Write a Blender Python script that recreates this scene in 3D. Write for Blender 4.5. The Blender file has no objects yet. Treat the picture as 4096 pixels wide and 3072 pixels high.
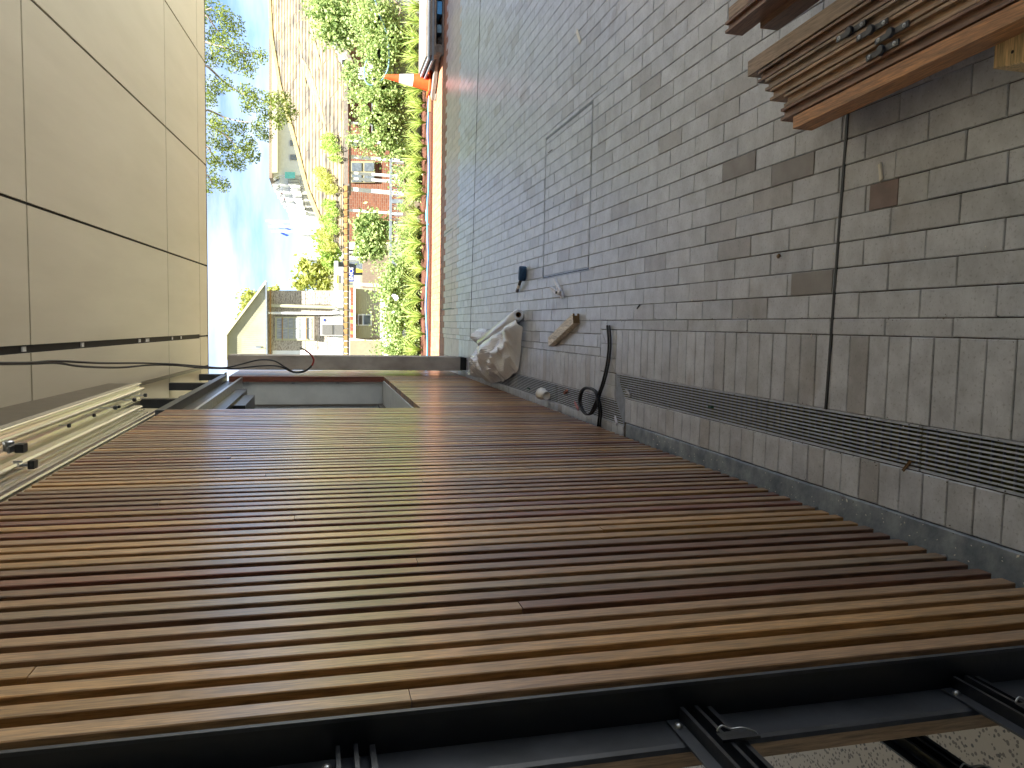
import bpy, math, random
from mathutils import Vector, Matrix
random.seed(7)
R = math.radians
scene = bpy.context.scene
col = scene.collection

# ------------------------------------------------------------------ camera
EYE = Vector((0, 0, 1.55))
PITCH = math.atan(768 / 3060); YAW = math.atan(246 / math.hypot(3060, 768))
FW0 = Vector((-math.sin(YAW), math.cos(YAW), 0)); RT = Vector((math.cos(YAW), math.sin(YAW), 0))
FW = FW0 * math.cos(PITCH) + Vector((0, 0, -math.sin(PITCH))); UP = RT.cross(FW)
cam_d = bpy.data.cameras.new('camera'); cam = bpy.data.objects.new('camera', cam_d); col.objects.link(cam)
cam_d.sensor_width = 36; cam_d.lens = 36 * 3060 / 4096; cam_d.clip_start = .02; cam_d.clip_end = 3000
ax, ay, az = -UP, RT, -FW                      # the phone was held on its side: image left is up
M4 = Matrix(((ax.x, ay.x, az.x, EYE.x), (ax.y, ay.y, az.y, EYE.y), (ax.z, ay.z, az.z, EYE.z), (0, 0, 0, 1)))
cam.matrix_world = M4
scene.camera = cam

# ------------------------------------------------------------------ sky, sun, exposure
SUN_EL, SUN_AZ = R(68), R(163)                 # azimuth from +Y towards +X: high, behind the camera, a little right
sdir = Vector((math.sin(SUN_AZ) * math.cos(SUN_EL), math.cos(SUN_AZ) * math.cos(SUN_EL), math.sin(SUN_EL)))
w = bpy.data.worlds.new('World'); scene.world = w; w.use_nodes = True
nt = w.node_tree; nt.nodes.clear()
out = nt.nodes.new('ShaderNodeOutputWorld'); bg = nt.nodes.new('ShaderNodeBackground')
sky = nt.nodes.new('ShaderNodeTexSky'); sky.sky_type = 'NISHITA'; sky.sun_disc = False
sky.sun_elevation = SUN_EL; sky.sun_rotation = SUN_AZ; sky.air_density = .38; sky.dust_density = .25; sky.ozone_density = 3; sky.altitude = 600
tc = nt.nodes.new('ShaderNodeTexCoord'); mp = nt.nodes.new('ShaderNodeMapping'); mp.inputs['Scale'].default_value = (1.2, 1.6, 5.5)
nz = nt.nodes.new('ShaderNodeTexNoise'); nz.inputs['Scale'].default_value = 2.2; nz.inputs['Detail'].default_value = 8; nz.inputs['Roughness'].default_value = .58
rp = nt.nodes.new('ShaderNodeValToRGB'); rp.color_ramp.elements[0].position = .44; rp.color_ramp.elements[1].position = .72
rp.color_ramp.elements[1].color = (.8, .8, .8, 1)
mx = nt.nodes.new('ShaderNodeMix'); mx.data_type = 'RGBA'
mx.inputs[7].default_value = (6.6, 7.0, 7.6, 1)
nt.links.new(tc.outputs['Generated'], mp.inputs[0]); nt.links.new(mp.outputs[0], nz.inputs[0]); nt.links.new(nz.outputs[0], rp.inputs[0])
nt.links.new(rp.outputs[0], mx.inputs[0]); nt.links.new(sky.outputs[0], mx.inputs[6]); nt.links.new(mx.outputs[2], bg.inputs[0])
bg.inputs[1].default_value = .05
nt.links.new(bg.outputs[0], out.inputs[0])
sd = bpy.data.lights.new('sun', 'SUN'); sd.energy = 4.6; sd.angle = R(.53); sd.color = (1, .985, .955)
so = bpy.data.objects.new('sun', sd); col.objects.link(so); so.rotation_euler = (-sdir).to_track_quat('-Z', 'Y').to_euler(); so.location = (0, -5, 20)
vs = scene.view_settings; vs.view_transform = 'Standard'; vs.look = 'None'; vs.exposure = 2.5; vs.gamma = 1; vs.use_curve_mapping = False
scene.cycles.max_bounces = 8; scene.cycles.diffuse_bounces = 5

# ------------------------------------------------------------------ helpers
def ray(sx, sy):
    return FW * 3060 + RT * (1536 - sy) - UP * (sx - 2048)
def at(sx, sy, Y):                              # a survey point of the photograph at distance Y
    d = ray(sx, sy); return EYE + d * (Y / d.y)
def gr(sx, sy, z=0):
    d = ray(sx, sy); return EYE + d * ((z - EYE.z) / d.z)
def proj(p):
    d = Vector(p) - EYE; k = d.dot(FW)
    return (2048 - d.dot(UP) / k * 3060, 1536 - d.dot(RT) / k * 3060, k)
def c(r, g, b):
    f = lambda v: (v / 255 / 12.92) if v <= 10 else ((v / 255 + .055) / 1.055) ** 2.4
    return (f(r), f(g), f(b))

class MB:
    def __init__(s): s.v = []; s.f = []
    def add(s, vs, fs):
        o = len(s.v); s.v += [tuple(p) for p in vs]; s.f += [tuple(i + o for i in f) for f in fs]; return s
    def box(s, x0, x1, y0, y1, z0, z1, m=None, ch=0):
        if x0 > x1: x0, x1 = x1, x0
        if y0 > y1: y0, y1 = y1, y0
        if z0 > z1: z0, z1 = z1, z0
        v = [(x0, y0, z0), (x1, y0, z0), (x1, y1, z0), (x0, y1, z0), (x0, y0, z1), (x1, y0, z1), (x1, y1, z1), (x0, y1, z1)]
        if m: v = [m @ Vector(p) for p in v]
        return s.add(v, [(0, 3, 2, 1), (4, 5, 6, 7), (0, 1, 5, 4), (1, 2, 6, 5), (2, 3, 7, 6), (3, 0, 4, 7)])
    def prism(s, poly, z0, z1, ch=0, top=None):
        n = len(poly); a = [(p[0], p[1], z0) for p in poly]
        if ch:
            cx = sum(p[0] for p in poly) / n; cy = sum(p[1] for p in poly) / n
            def inn(p):
                dx, dy = cx - p[0], cy - p[1]; sx = math.copysign(min(abs(dx), ch), dx); sy = math.copysign(min(abs(dy), ch), dy)
                return (p[0] + sx, p[1] + sy, z1)
            b = [(p[0], p[1], z1 - ch * .8) for p in poly]; t = [inn(p) for p in poly]
            v = a + b + t
            f = [tuple(range(2 * n, 3 * n))]
            for k in (0, 1):
                for i in range(n): j = (i + 1) % n; f.append((k * n + i, k * n + j, (k + 1) * n + j, (k + 1) * n + i))
            return s.add(v, f)
        b = [(p[0], p[1], z1) for p in poly]
        f = [tuple(range(n))[::-1], tuple(range(n, 2 * n))]
        for i in range(n): j = (i + 1) % n; f.append((i, j, n + j, n + i))
        return s.add(a + b, f)
    def extr(s, prof, y0, y1, m=None):           # (x,z) profile run along y
        n = len(prof); v = [Vector((p[0], y0, p[1])) for p in prof] + [Vector((p[0], y1, p[1])) for p in prof]
        if m: v = [m @ p for p in v]
        f = [tuple(range(n)), tuple(range(n, 2 * n))[::-1]]
        for i in range(n): j = (i + 1) % n; f.append((j, i, n + i, n + j))
        return s.add(v, f)
    def tube(s, path, r, n=6, cap=True):
        path = [Vector(p) for p in path]; rs = r if isinstance(r, (list, tuple)) else [r] * len(path)
        prev = None; rings = []
        for i, p in enumerate(path):
            t = (path[min(i + 1, len(path) - 1)] - path[max(i - 1, 0)]).normalized()
            if prev is None:
                a = Vector((0, 0, 1)) if abs(t.z) < .9 else Vector((1, 0, 0)); prev = t.cross(a).normalized()
            u = (prev - t * prev.dot(t)).normalized(); prev = u; q = t.cross(u)
            rings.append([p + (u * math.cos(2 * math.pi * k / n) + q * math.sin(2 * math.pi * k / n)) * rs[i] for k in range(n)])
        v = [p for ring in rings for p in ring]; f = []
        for i in range(len(path) - 1):
            for k in range(n): l = (k + 1) % n; f.append((i * n + k, i * n + l, (i + 1) * n + l, (i + 1) * n + k))
        if cap: f += [tuple(range(n))[::-1], tuple(range((len(path) - 1) * n, len(path) * n))]
        return s.add(v, f)
    def lathe(s, prof, n=24, m=None):            # (r,z) profile round z
        v = []; f = []
        for r_, z in prof:
            for k in range(n): v.append(Vector((r_ * math.cos(2 * math.pi * k / n), r_ * math.sin(2 * math.pi * k / n), z)))
        if m: v = [m @ p for p in v]
        for i in range(len(prof) - 1):
            for k in range(n): l = (k + 1) % n; f.append((i * n + k, i * n + l, (i + 1) * n + l, (i + 1) * n + k))
        return s.add(v, f)
    def mesh(s, name):
        me = bpy.data.meshes.new(name); me.from_pydata(s.v, [], s.f); me.update(); return me
    def build(s, name, mat, parent=None, smooth=False, kind=None):
        me = s.mesh(name); me.materials.append(mat)
        if smooth:
            for p in me.polygons: p.use_smooth = True
        o = bpy.data.objects.new(name, me); col.objects.link(o)
        if parent: o.parent = parent
        if kind: o['kind'] = kind
        return o

def obj(name, me, parent=None, loc=(0, 0, 0), rot=(0, 0, 0), sc=(1, 1, 1)):
    o = bpy.data.objects.new(name, me); col.objects.link(o); o.location = loc; o.rotation_euler = rot; o.scale = sc
    if parent: o.parent = parent
    return o
def tag(o, label, cat, group=None):
    o['label'] = label; o['category'] = cat
    if group: o['group'] = group
    return o
def thing(name, label, cat, group=None):
    o = bpy.data.objects.new(name, None); col.objects.link(o); o.empty_display_size = .1
    return tag(o, label, cat, group)
def base(root, loc, rz=0):                       # set an Empty at the thing's base; parts are built in local space
    root.location = loc; root.rotation_euler = (0, 0, rz); return root
def smoothpath(pts, n=6):
    pts = [Vector(p) for p in pts]; o = []
    P = [pts[0]] + pts + [pts[-1]]
    for i in range(1, len(P) - 2):
        a, b, d, e = P[i - 1], P[i], P[i + 1], P[i + 2]
        for k in range(n):
            t = k / n
            o.append(.5 * ((2 * b) + (-a + d) * t + (2 * a - 5 * b + 4 * d - e) * t * t + (-a + 3 * b - 3 * d + e) * t ** 3))
    return o + [pts[-1]]

# ------------------------------------------------------------------ materials
def newmat(name):
    m = bpy.data.materials.new(name); m.use_nodes = True; n = m.node_tree; return m, n, n.nodes['Principled BSDF']
def nd(n, t, **k):
    x = n.nodes.new(t)
    for a, b in k.items(): setattr(x, a, b)
    return x
def pm(name, a, b=None, rough=.6, scale=8, detail=4, lo=.35, hi=.65, metal=0, bump=0, bscale=60, stretch=(1, 1, 1), rnd=0, hue=0, island=False, spec=.5, coat=0, trans=0, sss=0, coord='pos'):
    m, n, p = newmat(name); L = n.links.new
    b = b or tuple(v * .8 for v in a)
    if coord == 'pos': src = nd(n, 'ShaderNodeNewGeometry').outputs['Position']
    else: src = nd(n, 'ShaderNodeTexCoord').outputs['Object']
    mp = nd(n, 'ShaderNodeMapping'); mp.inputs['Scale'].default_value = stretch; L(src, mp.inputs[0])
    oi = nd(n, 'ShaderNodeObjectInfo')
    nz = nd(n, 'ShaderNodeTexNoise'); nz.inputs['Scale'].default_value = scale; nz.inputs['Detail'].default_value = detail; nz.inputs['Roughness'].default_value = .6
    L(mp.outputs[0], nz.inputs[0])
    r = nd(n, 'ShaderNodeValToRGB'); r.color_ramp.elements[0].position = lo; r.color_ramp.elements[1].position = hi
    r.color_ramp.elements[0].color = (*b, 1); r.color_ramp.elements[1].color = (*a, 1); L(nz.outputs[0], r.inputs[0])
    cur = r.outputs[0]
    if rnd or hue:
        hs = nd(n, 'ShaderNodeHueSaturation'); L(cur, hs.inputs['Color'])
        if island: rv = nd(n, 'ShaderNodeNewGeometry').outputs['Random Per Island']
        else: rv = oi.outputs['Random']
        mr = nd(n, 'ShaderNodeMapRange'); mr.inputs[3].default_value = 1 - rnd; mr.inputs[4].default_value = 1 + rnd; L(rv, mr.inputs[0]); L(mr.outputs[0], hs.inputs['Value'])
        if hue:
            mh = nd(n, 'ShaderNodeMath', operation='MULTIPLY'); mh.inputs[1].default_value = 7.13; L(rv, mh.inputs[0])
            mf = nd(n, 'ShaderNodeMath', operation='FRACT'); L(mh.outputs[0], mf.inputs[0])
            m2 = nd(n, 'ShaderNodeMapRange'); m2.inputs[3].default_value = .5 - hue; m2.inputs[4].default_value = .5 + hue; L(mf.outputs[0], m2.inputs[0]); L(m2.outputs[0], hs.inputs['Hue'])
        cur = hs.outputs[0]
    L(cur, p.inputs['Base Color'])
    p.inputs['Roughness'].default_value = rough; p.inputs['Metallic'].default_value = metal; p.inputs['Specular IOR Level'].default_value = spec
    p.inputs['Coat Weight'].default_value = coat; p.inputs['Coat Roughness'].default_value = .2
    p.inputs['Transmission Weight'].default_value = trans
    if sss: p.inputs['Subsurface Weight'].default_value = sss; p.inputs['Subsurface Radius'].default_value = (.02, .02, .02)
    if bump:
        n2 = nd(n, 'ShaderNodeTexNoise'); n2.inputs['Scale'].default_value = bscale; n2.inputs['Detail'].default_value = 4; L(mp.outputs[0], n2.inputs[0])
        bp = nd(n, 'ShaderNodeBump'); bp.inputs['Strength'].default_value = bump; bp.inputs['Distance'].default_value = .01; L(n2.outputs[0], bp.inputs['Height']); L(bp.outputs[0], p.inputs['Normal'])
    return m

def wood(name, stops, rough=.4, axis=2, sheen=.12):
    m, n, p = newmat(name); L = n.links.new
    g = nd(n, 'ShaderNodeNewGeometry'); oi = nd(n, 'ShaderNodeObjectInfo')
    off = nd(n, 'ShaderNodeVectorMath', operation='SCALE'); cb = nd(n, 'ShaderNodeCombineXYZ')
    for i in range(3): L(oi.outputs['Random'], cb.inputs[i])
    L(cb.outputs[0], off.inputs[0]); off.inputs['Scale'].default_value = 40
    ad = nd(n, 'ShaderNodeVectorMath', operation='ADD'); L(g.outputs['Position'], ad.inputs[0]); L(off.outputs[0], ad.inputs[1])
    mp = nd(n, 'ShaderNodeMapping'); s = [34, 34, 34]; s[axis] = 1.6; mp.inputs['Scale'].default_value = s; L(ad.outputs[0], mp.inputs[0])
    nz = nd(n, 'ShaderNodeTexNoise'); nz.inputs['Scale'].default_value = 1.6; nz.inputs['Detail'].default_value = 7; nz.inputs['Roughness'].default_value = .62; nz.inputs['Distortion'].default_value = .6; L(mp.outputs[0], nz.inputs[0])
    rp = nd(n, 'ShaderNodeValToRGB'); e = rp.color_ramp.elements
    while len(e) < len(stops): e.new(.5)
    for i, st in enumerate(stops): e[i].position = i / len(stops); e[i].color = (*st, 1)
    rp.color_ramp.interpolation = 'CONSTANT'
    L(oi.outputs['Random'], rp.inputs[0])
    mp2 = nd(n, 'ShaderNodeMapping'); s2 = [150, 150, 150]; s2[axis] = 11; mp2.inputs['Scale'].default_value = s2; L(ad.outputs[0], mp2.inputs[0])
    nf = nd(n, 'ShaderNodeTexNoise'); nf.inputs['Scale'].default_value = 1.5; nf.inputs['Detail'].default_value = 4; nf.inputs['Roughness'].default_value = .6; L(mp2.outputs[0], nf.inputs[0])
    mg = nd(n, 'ShaderNodeMapRange'); mg.inputs[1].default_value = .34; mg.inputs[2].default_value = .62; mg.inputs[3].default_value = .62; mg.inputs[4].default_value = 1.32; L(nf.outputs[0], mg.inputs[0])
    h0 = nd(n, 'ShaderNodeHueSaturation'); h0.inputs['Saturation'].default_value = .97; L(rp.outputs[0], h0.inputs['Color']); L(mg.outputs[0], h0.inputs['Value'])
    hs = nd(n, 'ShaderNodeHueSaturation'); L(h0.outputs[0], hs.inputs['Color'])
    mr = nd(n, 'ShaderNodeMapRange'); mr.inputs[1].default_value = .25; mr.inputs[2].default_value = .75; mr.inputs[3].default_value = .66; mr.inputs[4].default_value = 1.32; L(nz.outputs[0], mr.inputs[0]); L(mr.outputs[0], hs.inputs['Value'])
    L(hs.outputs[0], p.inputs['Base Color'])
    rr = nd(n, 'ShaderNodeMapRange'); rr.inputs[3].default_value = rough - .08; rr.inputs[4].default_value = rough + .12; L(nz.outputs[0], rr.inputs[0]); L(rr.outputs[0], p.inputs['Roughness'])
    p.inputs['Coat Weight'].default_value = sheen; p.inputs['Coat Roughness'].default_value = .27
    bp = nd(n, 'ShaderNodeBump'); bp.inputs['Strength'].default_value = .12; bp.inputs['Distance'].default_value = .002; L(nz.outputs[0], bp.inputs['Height']); L(bp.outputs[0], p.inputs['Normal'])
    return m

def paver_mat(name, warm=0):
    m, n, p = newmat(name); L = n.links.new
    g = nd(n, 'ShaderNodeNewGeometry'); oi = nd(n, 'ShaderNodeObjectInfo')
    sm = nd(n, 'ShaderNodeMath', operation='ADD'); L(g.outputs['Random Per Island'], sm.inputs[0]); L(oi.outputs['Random'], sm.inputs[1])
    fr = nd(n, 'ShaderNodeMath', operation='FRACT'); L(sm.outputs[0], fr.inputs[0])
    rp = nd(n, 'ShaderNodeValToRGB'); e = rp.color_ramp.elements
    st = [(0, c(174, 173, 173)), (.06, c(188, 190, 193)), (.3, c(199, 203, 208)), (.65, c(207, 211, 217)), (1, c(194, 198, 205))]
    while len(e) < len(st): e.new(.5)
    for i, (q, k) in enumerate(st): e[i].position = q; e[i].color = (*k, 1)
    L(fr.outputs[0], rp.inputs[0])
    n1 = nd(n, 'ShaderNodeTexNoise'); n1.inputs['Scale'].default_value = 9; n1.inputs['Detail'].default_value = 8; n1.inputs['Roughness'].default_value = .72; L(g.outputs['Position'], n1.inputs[0])
    r1 = nd(n, 'ShaderNodeMapRange'); r1.inputs[1].default_value = .3; r1.inputs[2].default_value = .7; r1.inputs[3].default_value = .7; r1.inputs[4].default_value = 1.16; L(n1.outputs[0], r1.inputs[0])
    hs = nd(n, 'ShaderNodeHueSaturation'); L(rp.outputs[0], hs.inputs['Color']); L(r1.outputs[0], hs.inputs['Value'])
    n2 = nd(n, 'ShaderNodeTexNoise'); n2.inputs['Scale'].default_value = 3.1; n2.inputs['Detail'].default_value = 5; n2.inputs['Roughness'].default_value = .5; L(g.outputs['Position'], n2.inputs[0])
    r2 = nd(n, 'ShaderNodeValToRGB'); r2.color_ramp.elements[0].position = .62; r2.color_ramp.elements[1].position = .73; r2.color_ramp.elements[1].color = (.55, .55, .55, 1); L(n2.outputs[0], r2.inputs[0])
    mxx = nd(n, 'ShaderNodeMix', data_type='RGBA'); L(r2.outputs[0], mxx.inputs[0]); L(hs.outputs[0], mxx.inputs[6]); mxx.inputs[7].default_value = (*c(136, 124, 114), 1)
    # pits and specks
    vo = nd(n, 'ShaderNodeTexNoise'); vo.inputs['Scale'].default_value = 120; vo.inputs['Detail'].default_value = 3; L(g.outputs['Position'], vo.inputs[0])
    r3 = nd(n, 'ShaderNodeMapRange'); r3.inputs[1].default_value = .3; r3.inputs[2].default_value = .42; r3.inputs[3].default_value = .72; r3.inputs[4].default_value = 1; L(vo.outputs[0], r3.inputs[0])
    h2 = nd(n, 'ShaderNodeHueSaturation'); L(mxx.outputs[2], h2.inputs['Color']); L(r3.outputs[0], h2.inputs['Value'])
    L(h2.outputs[0], p.inputs['Base Color'])
    p.inputs['Roughness'].default_value = .3; p.inputs['Specular IOR Level'].default_value = .6
    bp = nd(n, 'ShaderNodeBump'); bp.inputs['Strength'].default_value = .12; bp.inputs['Distance'].default_value = .004; L(vo.outputs[0], bp.inputs['Height']); L(bp.outputs[0], p.inputs['Normal'])
    return m

def terrazzo_mat():
    m, n, p = newmat('terrazzo'); L = n.links.new
    g = nd(n, 'ShaderNodeNewGeometry')
    v1 = nd(n, 'ShaderNodeTexVoronoi'); v1.inputs['Scale'].default_value = 120; L(g.outputs['Position'], v1.inputs[0])
    r1 = nd(n, 'ShaderNodeValToRGB'); r1.color_ramp.interpolation = 'CONSTANT'
    e = r1.color_ramp.elements; e.new(.5); e.new(.7)
    for i, (q, k) in enumerate([(0, c(188, 178, 158)), (.45, c(120, 112, 100)), (.62, c(190, 180, 160)), (.86, c(96, 92, 86))]):
        e[i].position = q; e[i].color = (*k, 1)
    L(v1.outputs['Color'], r1.inputs[0])
    r2 = nd(n, 'ShaderNodeMapRange'); r2.inputs[1].default_value = .5; r2.inputs[2].default_value = .6; L(v1.outputs['Distance'], r2.inputs[0])
    mxx = nd(n, 'ShaderNodeMix', data_type='RGBA'); L(r2.outputs[0], mxx.inputs[0]); L(r1.outputs[0], mxx.inputs[6]); mxx.inputs[7].default_value = (*c(188, 178, 158), 1)
    L(mxx.outputs[2], p.inputs['Base Color']); p.inputs['Roughness'].default_value = .45
    return m

def leafmat(name, a, b, tr=.35):
    m, n, p = newmat(name); L = n.links.new
    g = nd(n, 'ShaderNodeNewGeometry'); r = nd(n, 'ShaderNodeValToRGB'); r.color_ramp.elements[0].color = (*a, 1); r.color_ramp.elements[1].color = (*b, 1)
    L(g.outputs['Random Per Island'], r.inputs[0]); L(r.outputs[0], p.inputs['Base Color']); p.inputs['Roughness'].default_value = .5
    t = nd(n, 'ShaderNodeBsdfTranslucent'); L(r.outputs[0], t.inputs[0]); mxs = nd(n, 'ShaderNodeMixShader'); mxs.inputs[0].default_value = tr
    L(p.outputs[0], mxs.inputs[1]); L(t.outputs[0], mxs.inputs[2]); L(mxs.outputs[0], n.nodes['Material Output'].inputs[0])
    return m

def brick_mat(name, c1, c2, mortar, sx=1.0):
    m, n, p = newmat(name); L = n.links.new
    g = nd(n, 'ShaderNodeNewGeometry'); se = nd(n, 'ShaderNodeSeparateXYZ'); cb = nd(n, 'ShaderNodeCombineXYZ'); L(g.outputs['Position'], se.inputs[0])
    ad = nd(n, 'ShaderNodeMath', operation='ADD'); L(se.outputs[0], ad.inputs[0]); L(se.outputs[1], ad.inputs[1])
    L(ad.outputs[0], cb.inputs[0]); L(se.outputs[2], cb.inputs[1])
    b = nd(n, 'ShaderNodeTexBrick'); b.inputs['Scale'].default_value = 1; b.inputs['Brick Width'].default_value = .24 * sx; b.inputs['Row Height'].default_value = .086 * sx
    b.inputs['Mortar Size'].default_value = .006 * sx; b.inputs['Color1'].default_value = (*c1, 1); b.inputs['Color2'].default_value = (*c2, 1); b.inputs['Mortar'].default_value = (*mortar, 1)
    L(cb.outputs[0], b.inputs[0]); L(b.outputs[0], p.inputs['Base Color']); p.inputs['Roughness'].default_value = .8
    bp = nd(n, 'ShaderNodeBump'); bp.inputs['Strength'].default_value = .5; bp.inputs['Distance'].default_value = .01; L(b.outputs['Fac'], bp.inputs['Height']); bp.invert = True; L(bp.outputs[0], p.inputs['Normal'])
    return m

def film_mat():
    m, n, p = newmat('white_plastic_film'); L = n.links.new
    g = nd(n, 'ShaderNodeNewGeometry'); z = nd(n, 'ShaderNodeTexNoise'); z.inputs['Scale'].default_value = 26; z.inputs['Detail'].default_value = 3; z.inputs['Distortion'].default_value = 1.2; L(g.outputs['Position'], z.inputs[0])
    bp = nd(n, 'ShaderNodeBump'); bp.inputs['Strength'].default_value = .35; bp.inputs['Distance'].default_value = .006; L(z.outputs[0], bp.inputs['Height']); L(bp.outputs[0], p.inputs['Normal'])
    p.inputs['Base Color'].default_value = (.93, .94, .95, 1); p.inputs['Roughness'].default_value = .16; p.inputs['Specular IOR Level'].default_value = .7; p.inputs['Coat Weight'].default_value = .4; p.inputs['Coat Roughness'].default_value = .08
    t = nd(n, 'ShaderNodeBsdfTranslucent'); t.inputs[0].default_value = (.93, .94, .95, 1); mxs = nd(n, 'ShaderNodeMixShader'); mxs.inputs[0].default_value = .15
    L(p.outputs[0], mxs.inputs[1]); L(t.outputs[0], mxs.inputs[2]); L(mxs.outputs[0], n.nodes['Material Output'].inputs[0]); return m
W_ST = [c(110, 72, 50), c(150, 112, 74), c(122, 84, 58), c(166, 128, 84), c(114, 64, 48), c(156, 116, 66), c(134, 108, 80), c(176, 132, 78), c(116, 84, 60), c(142, 98, 62), c(124, 74, 54), c(154, 118, 82)]
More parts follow.
